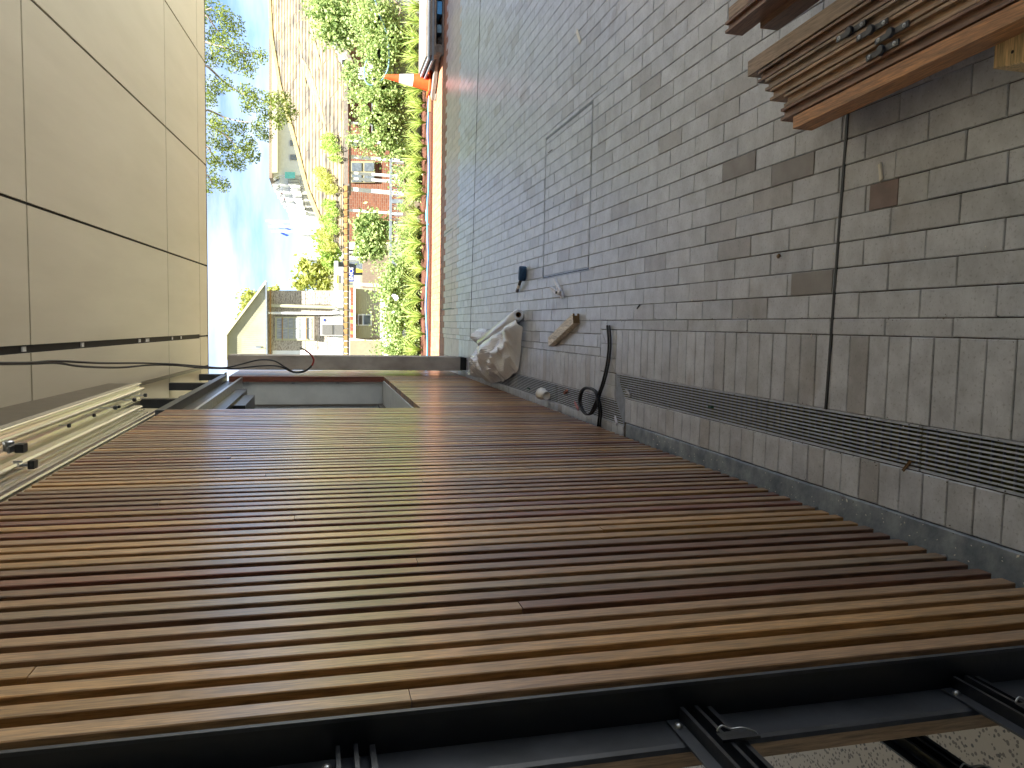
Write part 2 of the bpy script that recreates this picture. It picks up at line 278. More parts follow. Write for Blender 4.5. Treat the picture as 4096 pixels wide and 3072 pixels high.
M = dict(
    paver=paver_mat('concrete_brick'),
    brownpaver=pm('brown_stained_paver', c(142, 122, 114), c(122, 103, 96), rough=.5, scale=14, detail=6),
    darkpaver=pm('damp_paver', c(156, 152, 148), c(138, 132, 126), rough=.5, scale=9, detail=6),
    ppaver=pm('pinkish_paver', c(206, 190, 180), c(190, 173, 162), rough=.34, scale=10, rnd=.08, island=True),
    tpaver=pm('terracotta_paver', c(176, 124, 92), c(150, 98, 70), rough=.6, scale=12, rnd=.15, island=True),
    bed=pm('joint_sand', c(104, 97, 90), c(74, 68, 62), rough=.95, scale=60, bump=.4),
    apron=pm('bounce_apron_pale', c(222, 222, 220), c(208, 208, 206), rough=.8, scale=2, bump=.1),  # kept pale so the unseen apron bounces sunlight
    soil=pm('neighbour_ground', c(120, 112, 84), c(84, 90, 56), rough=.95, scale=1.5),
    slat=wood('oiled_hardwood', W_ST, rough=.3, sheen=.6),
    slatY=wood('oiled_hardwood_lying', [c(124, 92, 70), c(156, 126, 98), c(136, 100, 78), c(164, 132, 102), c(150, 126, 104)], rough=.45, axis=1),
    orange=wood('orange_hardwood', [c(180, 126, 76), c(186, 130, 78)], rough=.45, axis=1),
    pine=wood('pine_bearer', [c(214, 186, 132), c(222, 194, 142)], rough=.6, axis=0, sheen=0),
    block=wood('rough_sawn_block', [c(232, 226, 216), c(226, 218, 206)], rough=.75, axis=1, sheen=0),
    soffit=pm('painted_soffit', c(194, 185, 162), c(186, 177, 154), rough=.45, scale=1.6, detail=6, stretch=(3, .5, 1)),
    black=pm('black_gap', (.006, .006, .007), (.004, .004, .004), rough=.7),
    alu=pm('mill_aluminium', (.93, .9, .82), (.8, .77, .69), rough=.22, metal=.8, scale=6, stretch=(40, .6, 40)),
    galv=pm('galvanised_steel', c(186, 188, 188), c(150, 152, 154), rough=.32, metal=.9, scale=30),
    grate=pm('stainless_grate', c(196, 204, 214), c(176, 184, 194), rough=.38, metal=.0, scale=30),
    rod=pm('grate_rod', c(104, 108, 112), c(84, 88, 92), rough=.5),
    steel=pm('black_painted_steel', (.017, .019, .023), (.011, .012, .015), rough=.34, scale=10, spec=.6, bump=.05),
    steel2=pm('dusty_black_steel', (.045, .05, .06), (.022, .025, .03), rough=.42, scale=14, spec=.6),
    blocker=pm('light_blocker_grey', c(128, 126, 122), c(110, 108, 104), rough=.85),  # grey of the unseen walls added to block light
    conc=pm('raw_concrete', c(184, 176, 164), c(140, 133, 122), rough=.8, scale=4, detail=8, bump=.2, stretch=(1, 1, .6)),
    plinth=pm('painted_plinth', c(158, 165, 171), c(104, 114, 124), rough=.5, scale=11, detail=9, bump=.25),
    white=pm('white_paint', c(236, 236, 232), c(226, 226, 222), rough=.6, scale=3),
    render=pm('white_render', c(206, 208, 204), c(192, 195, 192), rough=.7, scale=5, bump=.1),
    terrazzo=terrazzo_mat(),
    rubber=pm('black_rubber', (.015, .015, .016), (.01, .01, .011), rough=.45),
    brown=pm('bronze_frame', c(92, 84, 72), c(78, 70, 60), rough=.4),
    leafbig=leafmat('tree_leaves', c(88, 106, 40), c(152, 164, 70), .45),
    ivy=leafmat('ivy_leaves', c(118, 148, 80), c(200, 210, 138), .45),
    blade=leafmat('strap_leaves', c(120, 158, 66), c(200, 210, 116), .45),
    yleaf=leafmat('yellow_green_leaves', c(150, 162, 74), c(200, 198, 110), .45),
    bark=pm('bark', c(150, 138, 124), c(104, 94, 84), rough=.9, scale=20),
    mulch=pm('red_mulch', c(104, 60, 40), c(72, 42, 29), rough=.95, scale=50, bump=.8),
    gwall=pm('grey_render_wall', c(146, 150, 147), c(130, 134, 131), rough=.85, scale=4),
    paling=pm('weathered_palings', c(140, 124, 106), c(116, 101, 85), rough=.9, scale=6, stretch=(14, 1, 1)),
    rail=pm('grey_rail', c(134, 140, 145), c(116, 122, 127), rough=.5),
    brickw=brick_mat('red_brick', c(134, 82, 55), c(112, 64, 42), c(140, 126, 108)),
    brickn=brick_mat('mixed_brick', c(142, 88, 62), c(122, 92, 70), c(150, 138, 120)),
    tile=pm('weathered_roof_tile', c(140, 124, 96), c(90, 84, 74), rough=.85, scale=1.1, detail=10, lo=.36, hi=.58, rnd=.2, island=True),
    lichen=pm('lichen_strip', c(158, 142, 92), c(128, 114, 76), rough=.9, scale=8),
    cream=pm('cream_cladding', c(186, 182, 150), c(174, 170, 138), rough=.55, scale=2),
    board=pm('peeling_weatherboard', c(190, 180, 164), c(118, 106, 93), rough=.85, scale=5, detail=8, lo=.36, hi=.52, stretch=(2.5, 1, 6)),
    timber=pm('old_timber', c(140, 130, 118), c(108, 98, 87), rough=.9, scale=10, stretch=(1, 1, 4)),
    terra=pm('terracotta', c(176, 72, 42), c(150, 58, 34), rough=.75, rnd=.12),
    ochre=pm('ochre_tile', c(176, 134, 76), c(150, 112, 62), rough=.8, rnd=.1),
    beige=pm('beige_wall', c(150, 141, 114), c(138, 129, 102), rough=.85, scale=5),
    glass=pm('window_glass', c(120, 128, 132), c(92, 100, 106), rough=.12, spec=.8),
    curtain=pm('pale_curtain', c(170, 172, 172), c(132, 136, 138), rough=.9, scale=5, stretch=(6, 1, 1)),
    orangep=pm('orange_pvc', c(238, 84, 30), c(226, 72, 26), rough=.45),
    refl=pm('reflective_sleeve', c(236, 232, 226), c(206, 200, 190), rough=.5, scale=20, lo=.3, hi=.5),
    hose=pm('blue_poly_pipe', c(70, 160, 214), c(58, 140, 196), rough=.4),
    hoseg=pm('grey_blue_hose', c(118, 148, 160), c(98, 128, 140), rough=.5),
    blue=pm('blue_mallet', c(46, 86, 124), c(32, 66, 100), rough=.5, scale=30),
    wfilm=film_mat(),
    card=pm('white_card', c(238, 234, 224), c(230, 226, 214), rough=.6),
    red=pm('red_insulation', c(170, 60, 54), c(150, 50, 46), rough=.5),
    sblue=pm('sign_blue', c(40, 62, 150), c(36, 56, 138), rough=.5),
    yellow=pm('sign_yellow', c(240, 214, 60), c(230, 200, 50), rough=.5),
    grey=pm('light_grey_panel', c(172, 168, 160), c(162, 158, 150), rough=.6),
    mesh=pm('grey_mesh', c(112, 110, 104), c(96, 94, 88), rough=.8, scale=60),
    pink=pm('pink_packer', c(206, 140, 140), rough=.5), green=pm('green_packer', c(40, 84, 72), rough=.5),
    drybrown=pm('dry_leaf', c(120, 90, 50), rough=.8), aqua=pm('aqua_glass', c(120, 214, 206), rough=.3),
    copper=pm('rust_scrap', c(150, 90, 66), rough=.6), flagw=pm('white_flag', c(240, 240, 244), rough=.8), flagb=pm('blue_flag', c(70, 80, 150), rough=.8),
    dwall=pm('dark_lining', (.02, .018, .016), rough=.9), winframe=pm('green_beige_frame', c(176, 166, 128), rough=.7),
)

# ================================================================== SETTING
# ground: one sheet to the horizon, terrace level near, stepping down behind the garden wall
g = MB()
ys = [-400, -40, -12, 11.2, 12.28, 12.5, 60, 300, 1500]; zs = [-.03, -.03, -.03, -.03, -.03, -2.2, -2.4, -2.4, -2.4]
xs = [-1500, -60, -12, 12, 60, 1500]
for y, z in zip(ys, zs):
    for x in xs: g.v.append((x, y, z))
for i in range(len(ys) - 1):
    for j in range(len(xs) - 1): a = i * len(xs) + j; g.f.append((a, a + 1, a + 1 + len(xs), a + len(xs)))
g.build('ground', M['soil'], kind='structure')

# pavement: bedding sheet with the drain trench left open, then the bricks
PX0, PX1, PY0, PY1 = -.75, 5.0, -5.0, 11.0
pav = bpy.data.objects.new('pavement', None); col.objects.link(pav); pav['kind'] = 'structure'
b = MB()
def sheet(b, x0, x1, y0, y1, z): b.add([(x0, y0, z), (x1, y0, z), (x1, y1, z), (x0, y1, z)], [(0, 1, 2, 3)])
for r_ in ((-.245, PX1, PY0, 3.86), (-.385, PX1, 3.86, PY1), (PX0, -.365, PY0, 3.735), (PX0, -.512, 3.735, PY1), (-.512, -.385, 7.3, PY1)):
    sheet(b, *r_, -.0065)
b.build('bedding_sand', M['bed'], pav)
# unseen pale apron right and behind, added to bounce sunlight under the roof
ap = MB(); sheet(ap, 5.0, 16, -12, 11, -.012); sheet(ap, -12, 5.0, -12, -5, -.012); ap.build('bounce_apron', M['apron'], kind='structure')
fl = MB(); fl.box(-7, -.76, -3, 9.2, -.025, .004); fl.build('interior_floor', M['terrazzo'], kind='structure')

COVERS = [(.350, 1.320, 4.345, 5.305), (.20, 1.16, 9.24, 9.95)]
GAP = .0026
def clip_rect(r_, k):                            # pieces of r_ outside k
    x0, x1, y0, y1 = r_; a, b_, c_, d = k
    if x1 <= a or x0 >= b_ or y1 <= c_ or y0 >= d: return [r_]
    o = []
    if x0 < a: o.append((x0, a, y0, y1)); x0 = a
    if x1 > b_: o.append((b_, x1, y0, y1)); x1 = b_
    if y0 < c_: o.append((x0, x1, y0, c_)); y0 = c_
    if y1 > d: o.append((x0, x1, d, y1)); y1 = d
    return o
def isect(r_, k):
    x0, x1, y0, y1 = max(r_[0], k[0]), min(r_[1], k[1]), max(r_[2], k[2]), min(r_[3], k[3])
    return [(x0, x1, y0, y1)] if x1 - x0 > .006 and y1 - y0 > .006 else []
field = []
RP, BL = .0775, .240
def row(x0, x1, y0, y1, off, L=BL, out=None):
    y = y0 - off
    while y < y1:
        a, b_ = max(y, y0), min(y + L, y1)
        if b_ - a > .012: out.append((x0 + GAP / 2, x1 - GAP / 2, a + GAP / 2, b_ - GAP / 2))
        y += L
nrow = int((PX1 - .042) / RP)
for i in range(nrow):
    x0 = .042 + i * RP
    row(x0, x0 + RP, PY0, 10.93, (.12 if i % 2 else 0) + random.uniform(-.012, .012), out=field)
row(-.0355, .042, 4.11, 10.93, .07, out=field); row(-.113, -.0355, 4.11, 10.93, .19, out=field)
row(-.163, -.113, 4.11, 10.93, .03, out=field)
row(-.008, .042, PY0, 4.11, .11, out=field)
tmp = []
for r_ in field:
    ps = [r_]
    for k in COVERS:
        kk = (k[0] - .010, k[1] + .010, k[2] - .008, k[3] + .008); ki = (k[0] + .010, k[1] - .008, k[2] + .008, k[3] - .008)
        ps2 = []
        for q in ps: ps2 += clip_rect(q, kk)
        if k is COVERS[1] or k is COVERS[0]: ps2 += [z for q in ps for z in isect(q, ki)]
        ps = ps2
    tmp += [q for q in ps if q[1] - q[0] > .01 and q[3] - q[2] > .01]
field = tmp
sold = []
def soldiers(x0, x1, y0, y1, p=.082):
    n = round((y1 - y0) / p); p = (y1 - y0) / n
    for i in range(n): sold.append((x0 + GAP / 2, x1 - GAP / 2, y0 + i * p + GAP / 2, y0 + (i + 1) * p - GAP / 2))
soldiers(-.243, -.008, .2, 3.868); soldiers(-.384, -.163, 4.11, 10.93); soldiers(-.492, -.368, .2, 3.728); soldiers(-.60, -.514, 3.74, 10.93); soldiers(-.512, -.386, 7.31, 10.93)
# header course along the garden edge
for i in range(int((PX1 + .55) / .24)): field.append((-.55 + i * .24 + .002, -.55 + (i + 1) * .24 - .002, 10.935, 10.998))

def brick_shape(mb, r_, dz=0, tilt=0, n=None):
    x0, x1, y0, y1 = r_; ch = .0022
    j = lambda: random.uniform(-.0006, .0006)
    A = [(x0 + j(), y0 + j()), (x1 + j(), y0 + j()), (x1 + j(), y1 + j()), (x0 + j(), y1 + j())]
    t0, t1 = dz + random.uniform(-tilt, tilt), dz + random.uniform(-tilt, tilt)
    v = [(p[0], p[1], -.03) for p in A] + [(p[0], p[1], -ch + (t0 if k in (0, 3) else t1)) for k, p in enumerate(A)]
    I = [(A[0][0] + ch, A[0][1] + ch), (A[1][0] - ch, A[1][1] + ch), (A[2][0] - ch, A[2][1] - ch), (A[3][0] + ch, A[3][1] - ch)]
    v += [(p[0], p[1], (t0 if k in (0, 3) else t1)) for k, p in enumerate(I)]
    f = [(8, 9, 10, 11)]
    for q in (0, 4):
        for k in range(4): l = (k + 1) % 4; f.append((q + k, q + l, q + 4 + l, q + 4 + k))
    mb.add(v, f)
def area_px(r_):
    cx, cy = (r_[0] + r_[1]) / 2, (r_[2] + r_[3]) / 2
    if cy < .6: return 0
    u, v_, k = proj((cx, cy, 0))
    if k < .2 or not (-30 < u < 4120 and -30 < v_ < 3100): return 0
    return (r_[1] - r_[0]) * (r_[3] - r_[2]) / k ** 3
sc_ = sorted(range(len(field)), key=lambda i: -area_px(field[i])); near = set(i for i in sc_[:300] if area_px(field[i]) > 0)
far = MB(); tfar = MB(); pfar = MB()
for i, r_ in enumerate(field):
    if i in near:
        m1 = MB(); cx, cy = (r_[0] + r_[1]) / 2, (r_[2] + r_[3]) / 2
        brick_shape(m1, (r_[0] - cx, r_[1] - cx, r_[2] - cy, r_[3] - cy), 0, .0008)
        o = m1.build('brick', M['paver'], pav); o.location = (cx, cy, random.uniform(-.0008, .0008))
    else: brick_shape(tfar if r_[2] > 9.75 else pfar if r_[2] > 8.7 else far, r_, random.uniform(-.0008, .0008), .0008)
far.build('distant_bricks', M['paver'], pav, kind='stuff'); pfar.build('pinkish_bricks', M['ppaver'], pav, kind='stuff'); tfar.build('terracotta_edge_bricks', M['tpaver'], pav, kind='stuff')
for r_ in sold:
    cx, cy = (r_[0] + r_[1]) / 2, (r_[2] + r_[3]) / 2; m1 = MB()
    brick_shape(m1, (r_[0] - cx, r_[1] - cx, r_[2] - cy, r_[3] - cy), 0, .0008)
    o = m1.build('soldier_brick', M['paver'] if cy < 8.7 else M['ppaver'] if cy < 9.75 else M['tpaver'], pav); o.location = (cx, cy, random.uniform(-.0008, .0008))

def stain(sx, sy, a, b_, mat, nm='stained_brick_face'):
    q = gr(sx, sy); best = min(field, key=lambda r_: (max(0, r_[0] - q.x, q.x - r_[1]) + max(0, r_[2] - q.y, q.y - r_[3])))
    x0, x1, y0, y1 = best; ya, yb = max(y0, q.y - a), min(y1, q.y + b_)
    MB().prism([(x0 + .001, ya), (x1 - .001, ya), (x1 - .001, yb), (x0 + .001, yb)], -.004, .0016, ch=.0008).build(nm, mat, pav)
stain(3530, 790, .06, .052, M['brownpaver'])
stain(3320, 1700 - 620, .2, .2, M['darkpaver']); stain(3000, 620, .2, .2, M['darkpaver']); stain(3180, 640, .2, .2, M['darkpaver'])
# mitred infill where the border shifts
def poly_brick(poly):
    m1 = MB(); n = len(poly); cx = sum(p[0] for p in poly) / n; cy = sum(p[1] for p in poly) / n
    P = [(p[0] + (cx - p[0]) * .03, p[1] + (cy - p[1]) * .03) for p in poly]
    m1.prism(P, -.03, random.uniform(-.0006, .0006), ch=.002); m1.build('cut_brick', M['paver'], pav)
def dg(x): return 3.875 + (x + .243) / .235 * .23
for a, b_ in ((-.243, -.165), (-.165, -.087), (-.087, -.010)):
    poly_brick([(a, dg(a)), (b_, dg(b_)), (b_, 4.108), (a, 4.108)][0 if dg(b_) < 4.1 else 0:])
    if dg(a) > 3.88: poly_brick([(a, 3.872), (b_, 3.872), (b_, dg(b_)), (a, dg(a))])
    else: poly_brick([(a, 3.872), (b_, 3.872), (b_, dg(b_))])
for a, b_ in ((-.384, -.313), (-.313, -.246)): poly_brick([(a, 3.872), (b_, 3.872), (b_, 4.108), (a, 4.108)])
# control joints
def strip(name, p0, p1, w_, z, mat, parent=None):
    p0, p1 = Vector(p0), Vector(p1); d = (p1 - p0).normalized(); nrm = Vector((-d.y, d.x, 0)) * w_ / 2
    q = [p0 - nrm, p1 - nrm, p1 + nrm, p0 + nrm]
    return MB().prism([(k.x, k.y) for k in q], z - .004, z).build(name, mat, parent)
strip('control_joint', (-.243, 2.09, 0), (7.5, 1.80, 0), .011, .0022, M['rubber'], pav)
strip('control_joint', (-.16, 8.02, 0), (7.5, 7.40, 0), .012, .0022, M['rubber'], pav)
# plinth between the bricks and the slats
pl = MB()
for i in range(18):
    y0, y1 = .2 + i * 3.49 / 18, .2 + (i + 1) * 3.49 / 18
    e0, e1 = -.496 + random.uniform(-.002, .002), -.496
    pl.prism([(-.74, y0), (e0, y0), (e0, y1), (-.74, y1)], -.03, .006)
pl = MB().prism([(-.74, .2), (-.4945, .2), (-.4945, .9), (-.4935, 1.6), (-.495, 2.3), (-.4938, 3.0), (-.4945, 3.69), (-.74, 3.69)], -.03, .006, ch=.003)
plo = pl.build('concrete_plinth', M['plinth'], pav)
# access covers: recessed frames
for k, (kx0, kx1, ky0, ky1) in enumerate(COVERS):
    t = thing('access_cover', ['brick-filled access cover with steel rim in the middle of the paving' if k == 0 else 'distant brick-filled access cover near the sunlit paving edge'][0], 'access cover', 'access covers set in the paving')
    base(t, (kx0, ky0, 0)); W_, H_ = kx1 - kx0, ky1 - ky0
    for nm, (a, b_, c_, d) in (('rim', (-.008, -.004, 0, H_)), ('rim', (W_ + .003, W_ + .007, 0, H_)), ('rim', (-.004, W_ + .003, -.006, -.002)), ('rim', (-.004, W_ + .003, H_ + .002, H_ + .006)),
                               ('rim', (.003, .008, .006, H_ - .006)), ('rim', (W_ - .007, W_ - .003, .006, H_ - .006))):
        MB().box(a, b_, c_, d, -.03, -.0008).build(nm, M['galv'], t)
    MB().box(-.004, .003, -.002, H_ + .002, -.029, -.006).build('dirt_slot', M['black'], t)
    if k == 0:
        MB().box(.862, .868, .80, .905, -.004, .0012).build('lifting_slot', M['black'], t)
# drain channel and grates
ch = MB(); ch.box(-.75, -.2, .2, 7.4, -.13, -.11); ch.box(-.247, -.2, .2, 3.86, -.11, -.032); ch.box(-.75, -.363, .2, 3.735, -.11, -.032)
ch.box(-.386, -.2, 3.862, 7.4, -.11, -.032); ch.box(-.75, -.511, 3.737, 7.4, -.11, -.032)
tag(ch.build('drain_channel', M['dwall']), 'dark trench drain channel under the steel grating', 'drain')
NW = 9
def wirebar(path, name, parent, wdt=.0042, h=.0055):
    m1 = MB()
    for i in range(len(path) - 1):
        (x0, y0), (x1, y1) = path[i], path[i + 1]
        if abs(x0 - x1) < 1e-6: m1.box(x0 - wdt / 2, x0 + wdt / 2, min(y0, y1) - (wdt / 2 if i else 0), max(y0, y1) + (wdt / 2 if i < len(path) - 2 else 0), -h, -.0005)
        else: m1.box(min(x0, x1) + wdt / 2, max(x0, x1) - wdt / 2, y0 - wdt / 2, y0 + wdt / 2, -h, -.0005)
    return m1.build(name, M['grate'], parent)
def grate(xa, xb, y0, y1, label):
    t = thing('drain_grate', label, 'drain grate', 'stainless wedge wire drain grates'); base(t, ((xa + xb) / 2, y0, 0)); ox = (xa + xb) / 2
    for i in range(NW + 2):
        x = xa + (xb - xa) * i / (NW + 1)
        edge = i in (0, NW + 1)
        wirebar([(x - ox, .003), (x - ox, y1 - y0 - .003)], 'edge_bar' if edge else 'bar', t, .0065 if edge else .0042)
    y = .02
    while y < y1 - y0 - .01:
        MB().box(xa - ox + .004, xb - ox - .004, y, y + .004, -.012, -.0062).build('cross_rod', M['rod'], t); y += .0335
    return t
for y0, y1, lb in ((.35, 1.69, 'stainless drain grate at the bottom edge of the picture, nearest the camera'), (1.69, 2.412, 'stainless drain grate second from the camera with dry leaf on it'), (2.412, 3.45, 'stainless drain grate beside the plinth just before the corner piece')):
    grate(-.362, -.246, y0, y1, lb)
grate(-.510, -.389, 4.95, 6.05, 'stainless drain grate under the fallen paper cup'); grate(-.510, -.389, 6.05, 7.3, 'stainless drain grate half covered by the white plastic film')
t = thing('drain_grate', 'mitred stainless corner grate where the drain steps sideways under the black strap', 'drain grate', 'stainless wedge wire drain grates'); base(t, (-.39, 3.45, 0))
for i in range(NW + 2):
    q = i / (NW + 1); xi = -.246 - .116 * q + .39; xj = -.389 - .121 * q + .39; yc = .405 - .118 * q
    wirebar([(xi, .003), (xi, yc), (xj, yc), (xj, 1.497)], 'edge_bar' if i in (0, NW + 1) else 'bar', t, .0065 if i in (0, NW + 1) else .0042)
for k in range(8): MB().box(.144, .03, .02 + k * .0335, .024 + k * .0335, -.012, -.0062).build('cross_rod', M['rod'], t)
for k in range(31): MB().box(-.001, -.119, .44 + k * .0335, .444 + k * .0335, -.012, -.0062).build('cross_rod', M['rod'], t)

# ================================================================== SLAT WALL
XS = -.55; SD = .042; SWD = .038; PITCH_S = .065; ZB, ZT = .042, 2.465
wall = thing('slat_wall', 'long wall of vertical oiled hardwood slats on the left', 'slat wall')
base(wall, (XS, 1.085, 0))
def slat_mesh(L, w_=SWD, d=SD, ch=.0018):
    m1 = MB(); prof = [(-d, 0), (-ch, 0), (0, ch), (0, w_ - ch), (-ch, w_), (-d, w_)]
    n = len(prof); v = [(p[0], p[1], 0) for p in prof] + [(p[0], p[1], L) for p in prof]
    f = [tuple(range(n))[::-1], tuple(range(n, 2 * n))]
    for i in range(n): j = (i + 1) % n; f.append((i, j, n + j, n + i))
    m1.add(v, f); me = m1.mesh('slat'); me.materials.append(M['slat']); return me
def slat(y, z0, z1, parent, name='slat', jx=True):
    obj(name, slat_mesh(z1 - z0), parent, (random.uniform(-.0012, .0012) if jx else 0, y - 1.085 + random.uniform(-.0012, .0012), z0))
joints = {0: 1.42, 3: 1.985, 5: 1.165, 7: 2.24, 10: 1.33, 13: .8, 17: 1.62, 21: 2.02, 24: 1.2, 27: 1.74, 30: .95, 33: 1.9, 36: 1.45, 40: 2.05, 44: 1.3, 48: 1.7, 52: 1.1, 57: 2.1}
nS = 61
for k in range(nS):
    y = 1.085 + k * PITCH_S; zb = ZB + random.uniform(-.002, .002)
    if k in joints: slat(y, zb, joints[k] - .0007, wall); slat(y, joints[k] + .0007, ZT, wall)
    else: slat(y, zb, ZT, wall)
k = nS
while 1.085 + k * PITCH_S < 8.03:
    slat(1.085 + k * PITCH_S, ZB, .905, wall); k += 1
kk = 0
while 8.08 + kk * PITCH_S < 9.1:
    slat(8.08 + kk * PITCH_S, ZB, 2.43, wall); kk += 1
MB().box(-.056, 0, 8.042 - 1.085, 8.066 - 1.085, .90, 2.43).build('jamb_board', M['slat'], wall)
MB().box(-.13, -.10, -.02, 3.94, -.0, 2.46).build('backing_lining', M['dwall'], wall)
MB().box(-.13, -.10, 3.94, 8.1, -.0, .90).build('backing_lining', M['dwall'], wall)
for z in (.15, .7, 1.25, 1.8, 2.3): MB().box(-.10, -SD - .001, 0, 3.9, z, z + .03).build('fixing_rail', M['rubber'], wall)
for z in (.15, .6): MB().box(-.10, -SD - .001, 3.97, 6.9, z, z + .03).build('fixing_rail', M['rubber'], wall)
# opening beyond the slats: white reveal, sill, bronze window
op = thing('wall_opening', 'recessed opening with white reveal and sill beyond the slats', 'window'); base(op, (XS, 5.02, .9))
MB().box(-.30, -.060, 3.05, 3.09, -.01, 1.46).build('reveal', M['render'], op)
MB().box(-.30, -.045, .03, 3.045, -.035, .012).build('sill', M['render'], op)
fr = MB(); fr.box(-.32, -.285, .03, 3.04, .013, .06); fr.box(-.32, -.285, 2.98, 3.04, .06, 1.44); fr.box(-.32, -.285, .03, .09, .06, 1.44); fr.box(-.32, -.285, 1.5, 1.55, .06, 1.44)
fro = fr.build('window_frame', M['brown'], op); MB().box(-.312, -.30, .09, 2.98, .06, 1.42).build('glass_pane', M['glass'], op)
for i in range(4):                                # jamb clips
    MB().box(-.075, -.058, 3.02, 3.044, .02 + i * .44, .05 + i * .44).build('clip', M['galv'], op)
# lintel beam, hangers
bm = thing('steel_lintel', 'black steel lintel beam over the wall opening', 'steel beam'); base(bm, (XS, 5.0, 2.3))
MB().box(-.2, 0, .0, 3.26, .17, .222).build('top_flange', M['steel2'], bm)
MB().box(-.075, -.06, .0, 3.25, .022, .17).build('web', M['steel'], bm)
MB().box(-.2, -.01, .0, 3.25, 0, .022).build('bottom_flange', M['galv'], bm)
MB().box(-.26, -.075, .0, 2.4, -.10, -.001).build('cover_plate', M['steel'], bm)
MB().box(-.28, -.10, 1.2, 2.1, -.19, -.101).build('bracket', M['steel'], bm)
def zs_(y): return 1.55 + 1.495 - .0659 * (y - 4.745)
for y, px_ in ((5.9, -.602), (7.4, -.602), (8.62, -.602)):
    s_ = thing('hanger_post', {5.9: 'black steel hanger post nearest the aluminium track end', 7.4: 'middle black steel hanger post above the lintel', 8.62: 'farthest black steel hanger post by the patch of sky'}[y], 'steel post', 'black posts between lintel and soffit')
    zt = zs_(y) - .002
    base(s_, (px_, y, 2.523)); MB().box(-.033, .033, 0, .09, .012, zt - 2.523).build('shaft', M['steel'], s_); MB().box(-.05, .05, -.015, .105, 0, .012).build('base_plate', M['steel2'], s_)
# concrete fin
cf = thing('concrete_column', 'bare grey concrete column closing the far end of the slats', 'column'); base(cf, (-.42, 8.3, 0))
MB().prism([(-.075, -.1), (.072, -.1), (.072, .25), (-.075, .25)], .07, 2.46, ch=.004).build('shaft', M['conc'], cf)
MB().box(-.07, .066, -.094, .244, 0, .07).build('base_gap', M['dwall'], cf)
# near end: black angle post, end board, rails with clips
ps = thing('steel_angle_post', 'black steel angle post at the near end of the slat wall', 'steel post'); base(ps, (-.555, 1.06, 0))
MB().extr([(0, 0), (.006, 0), (.006, 3), (0, 3)], -.008, 0).build('edge_lip', M['steel2'], ps)
MB().box(-.054, 0, -.008, -.002, .01, 2.9).build('flange', M['steel'], ps)
m1 = MB(); prof = [(-.0525, -.008), (-.0525, -.072), (-.0555, -.079), (-.062, -.0815), (-.062, -.008)]
m1.prism(prof, .01, 2.9); m1.build('leg_plate', M['steel2'], ps)
eb = thing('end_board', 'upright hardwood board behind the black post at the near end', 'board'); base(eb, (-.6185, 1.006, 0))
o_ = slat_mesh(1.27, .045, .026); obj('lower_board', o_, eb, (.0, -.02, .03)); o_ = slat_mesh(1.2, .045, .026); obj('upper_board', o_, eb, (.0, -.02, 1.302))
def fixrail(x, z, label, y1=1.045, y0=.25, nclip=()):
    t = thing('fixing_rail', label, 'rail', 'black slat fixing rails'); base(t, (x, y1, z))
    L = y1 - y0; pr = [(-.02, -.03), (.012, -.03), (.012, -.022), (-.008, -.022), (-.008, -.006), (.016, -.006), (.016, .0), (-.008, .0), (-.008, .018), (.016, .018), (.016, .024), (-.02, .024)]
    MB().extr(pr, -L, 0).build('channel', M['steel'], t)
    MB().box(-.0065, -.003, -L, .0, .025, .046).build('back_strip', M['steel2'], t)
    MB().lathe([(0, .006), (.004, .0055), (.0065, .003), (.007, 0)], 12, Matrix.Translation((-.003, -.022, .036)) @ Matrix.Rotation(R(90), 4, 'Y')).build('screw', M['galv'], t, smooth=True)
    for yc in nclip:
        MB().box(.017, .0215, yc - .010, yc + .010, -.048, .012).build('clip_body', M['steel'], t)
        MB().tube(smoothpath([(.023, yc + .011, .010), (.030, yc + .012, .002), (.026, yc + .008, -.010), (.028, yc + .004, -.026), (.024, yc - .002, -.042), (.019, yc - .006, -.047)], 5), .0016, 6).build('spring_wire', M['galv'], t, True)
    return t
fixrail(-.60, 1.505, 'black fixing rail at eye height on the near post')
fixrail(-.60, .985, 'black fixing rail with spring clip at waist height on the near post', nclip=(-.10, -.22))
fixrail(-.60, .475, 'lowest black fixing rail with spring clip on the near post', nclip=(-.12, -.24))
fixrail(-.765, .98, 'inner black fixing rail behind the end board at waist height', 1.1, .2, (-.2,))
fixrail(-.765, .475, 'inner black fixing rail over the terrazzo with two clips', 1.22, .2, (-.2, -.32))

# ================================================================== SOFFIT AND ROOF
def zs_(y): return 1.55 + 1.495 - .0659 * (y - 4.745)
sof = thing('awning_roof', 'beige panelled awning soffit overhead', 'awning roof'); base(sof, (0, 9.087, zs_(9.087)))
XJ = [-5.5, -3.5, -1.6, -.502, -.17, .599, 1.691, 2.783, 3.875, 4.8]; YJ = [-5, -1.03, 1.79, 4.607, 7.43, 8.705, 9.087]
def panel(x0, x1, y0, y1, name='panel'):
    g_ = .0085; zo = zs_(9.087); m1 = MB(); t_ = .012
    v = [(x, y - 9.087, zs_(y) - zo + dz) for dz in (0, t_) for (x, y) in ((x0 + g_, y0 + g_), (x1 - g_, y0 + g_), (x1 - g_, y1 - g_), (x0 + g_, y1 - g_))]
    m1.add(v, [(0, 1, 2, 3), (7, 6, 5, 4), (0, 4, 5, 1), (1, 5, 6, 2), (2, 6, 7, 3), (3, 7, 4, 0)]); m1.build(name, M['soffit'], sof)
for i in range(len(XJ) - 1):
    for j in range(len(YJ) - 1):
        x0, x1 = XJ[i], XJ[i + 1]
        if j < 5:
            if x1 == -.17: x1 -= .0135
            if x0 == -.17: x0 += .0135
        panel(x0, x1, YJ[j], YJ[j + 1])
m1 = MB(); zo = zs_(9.087)
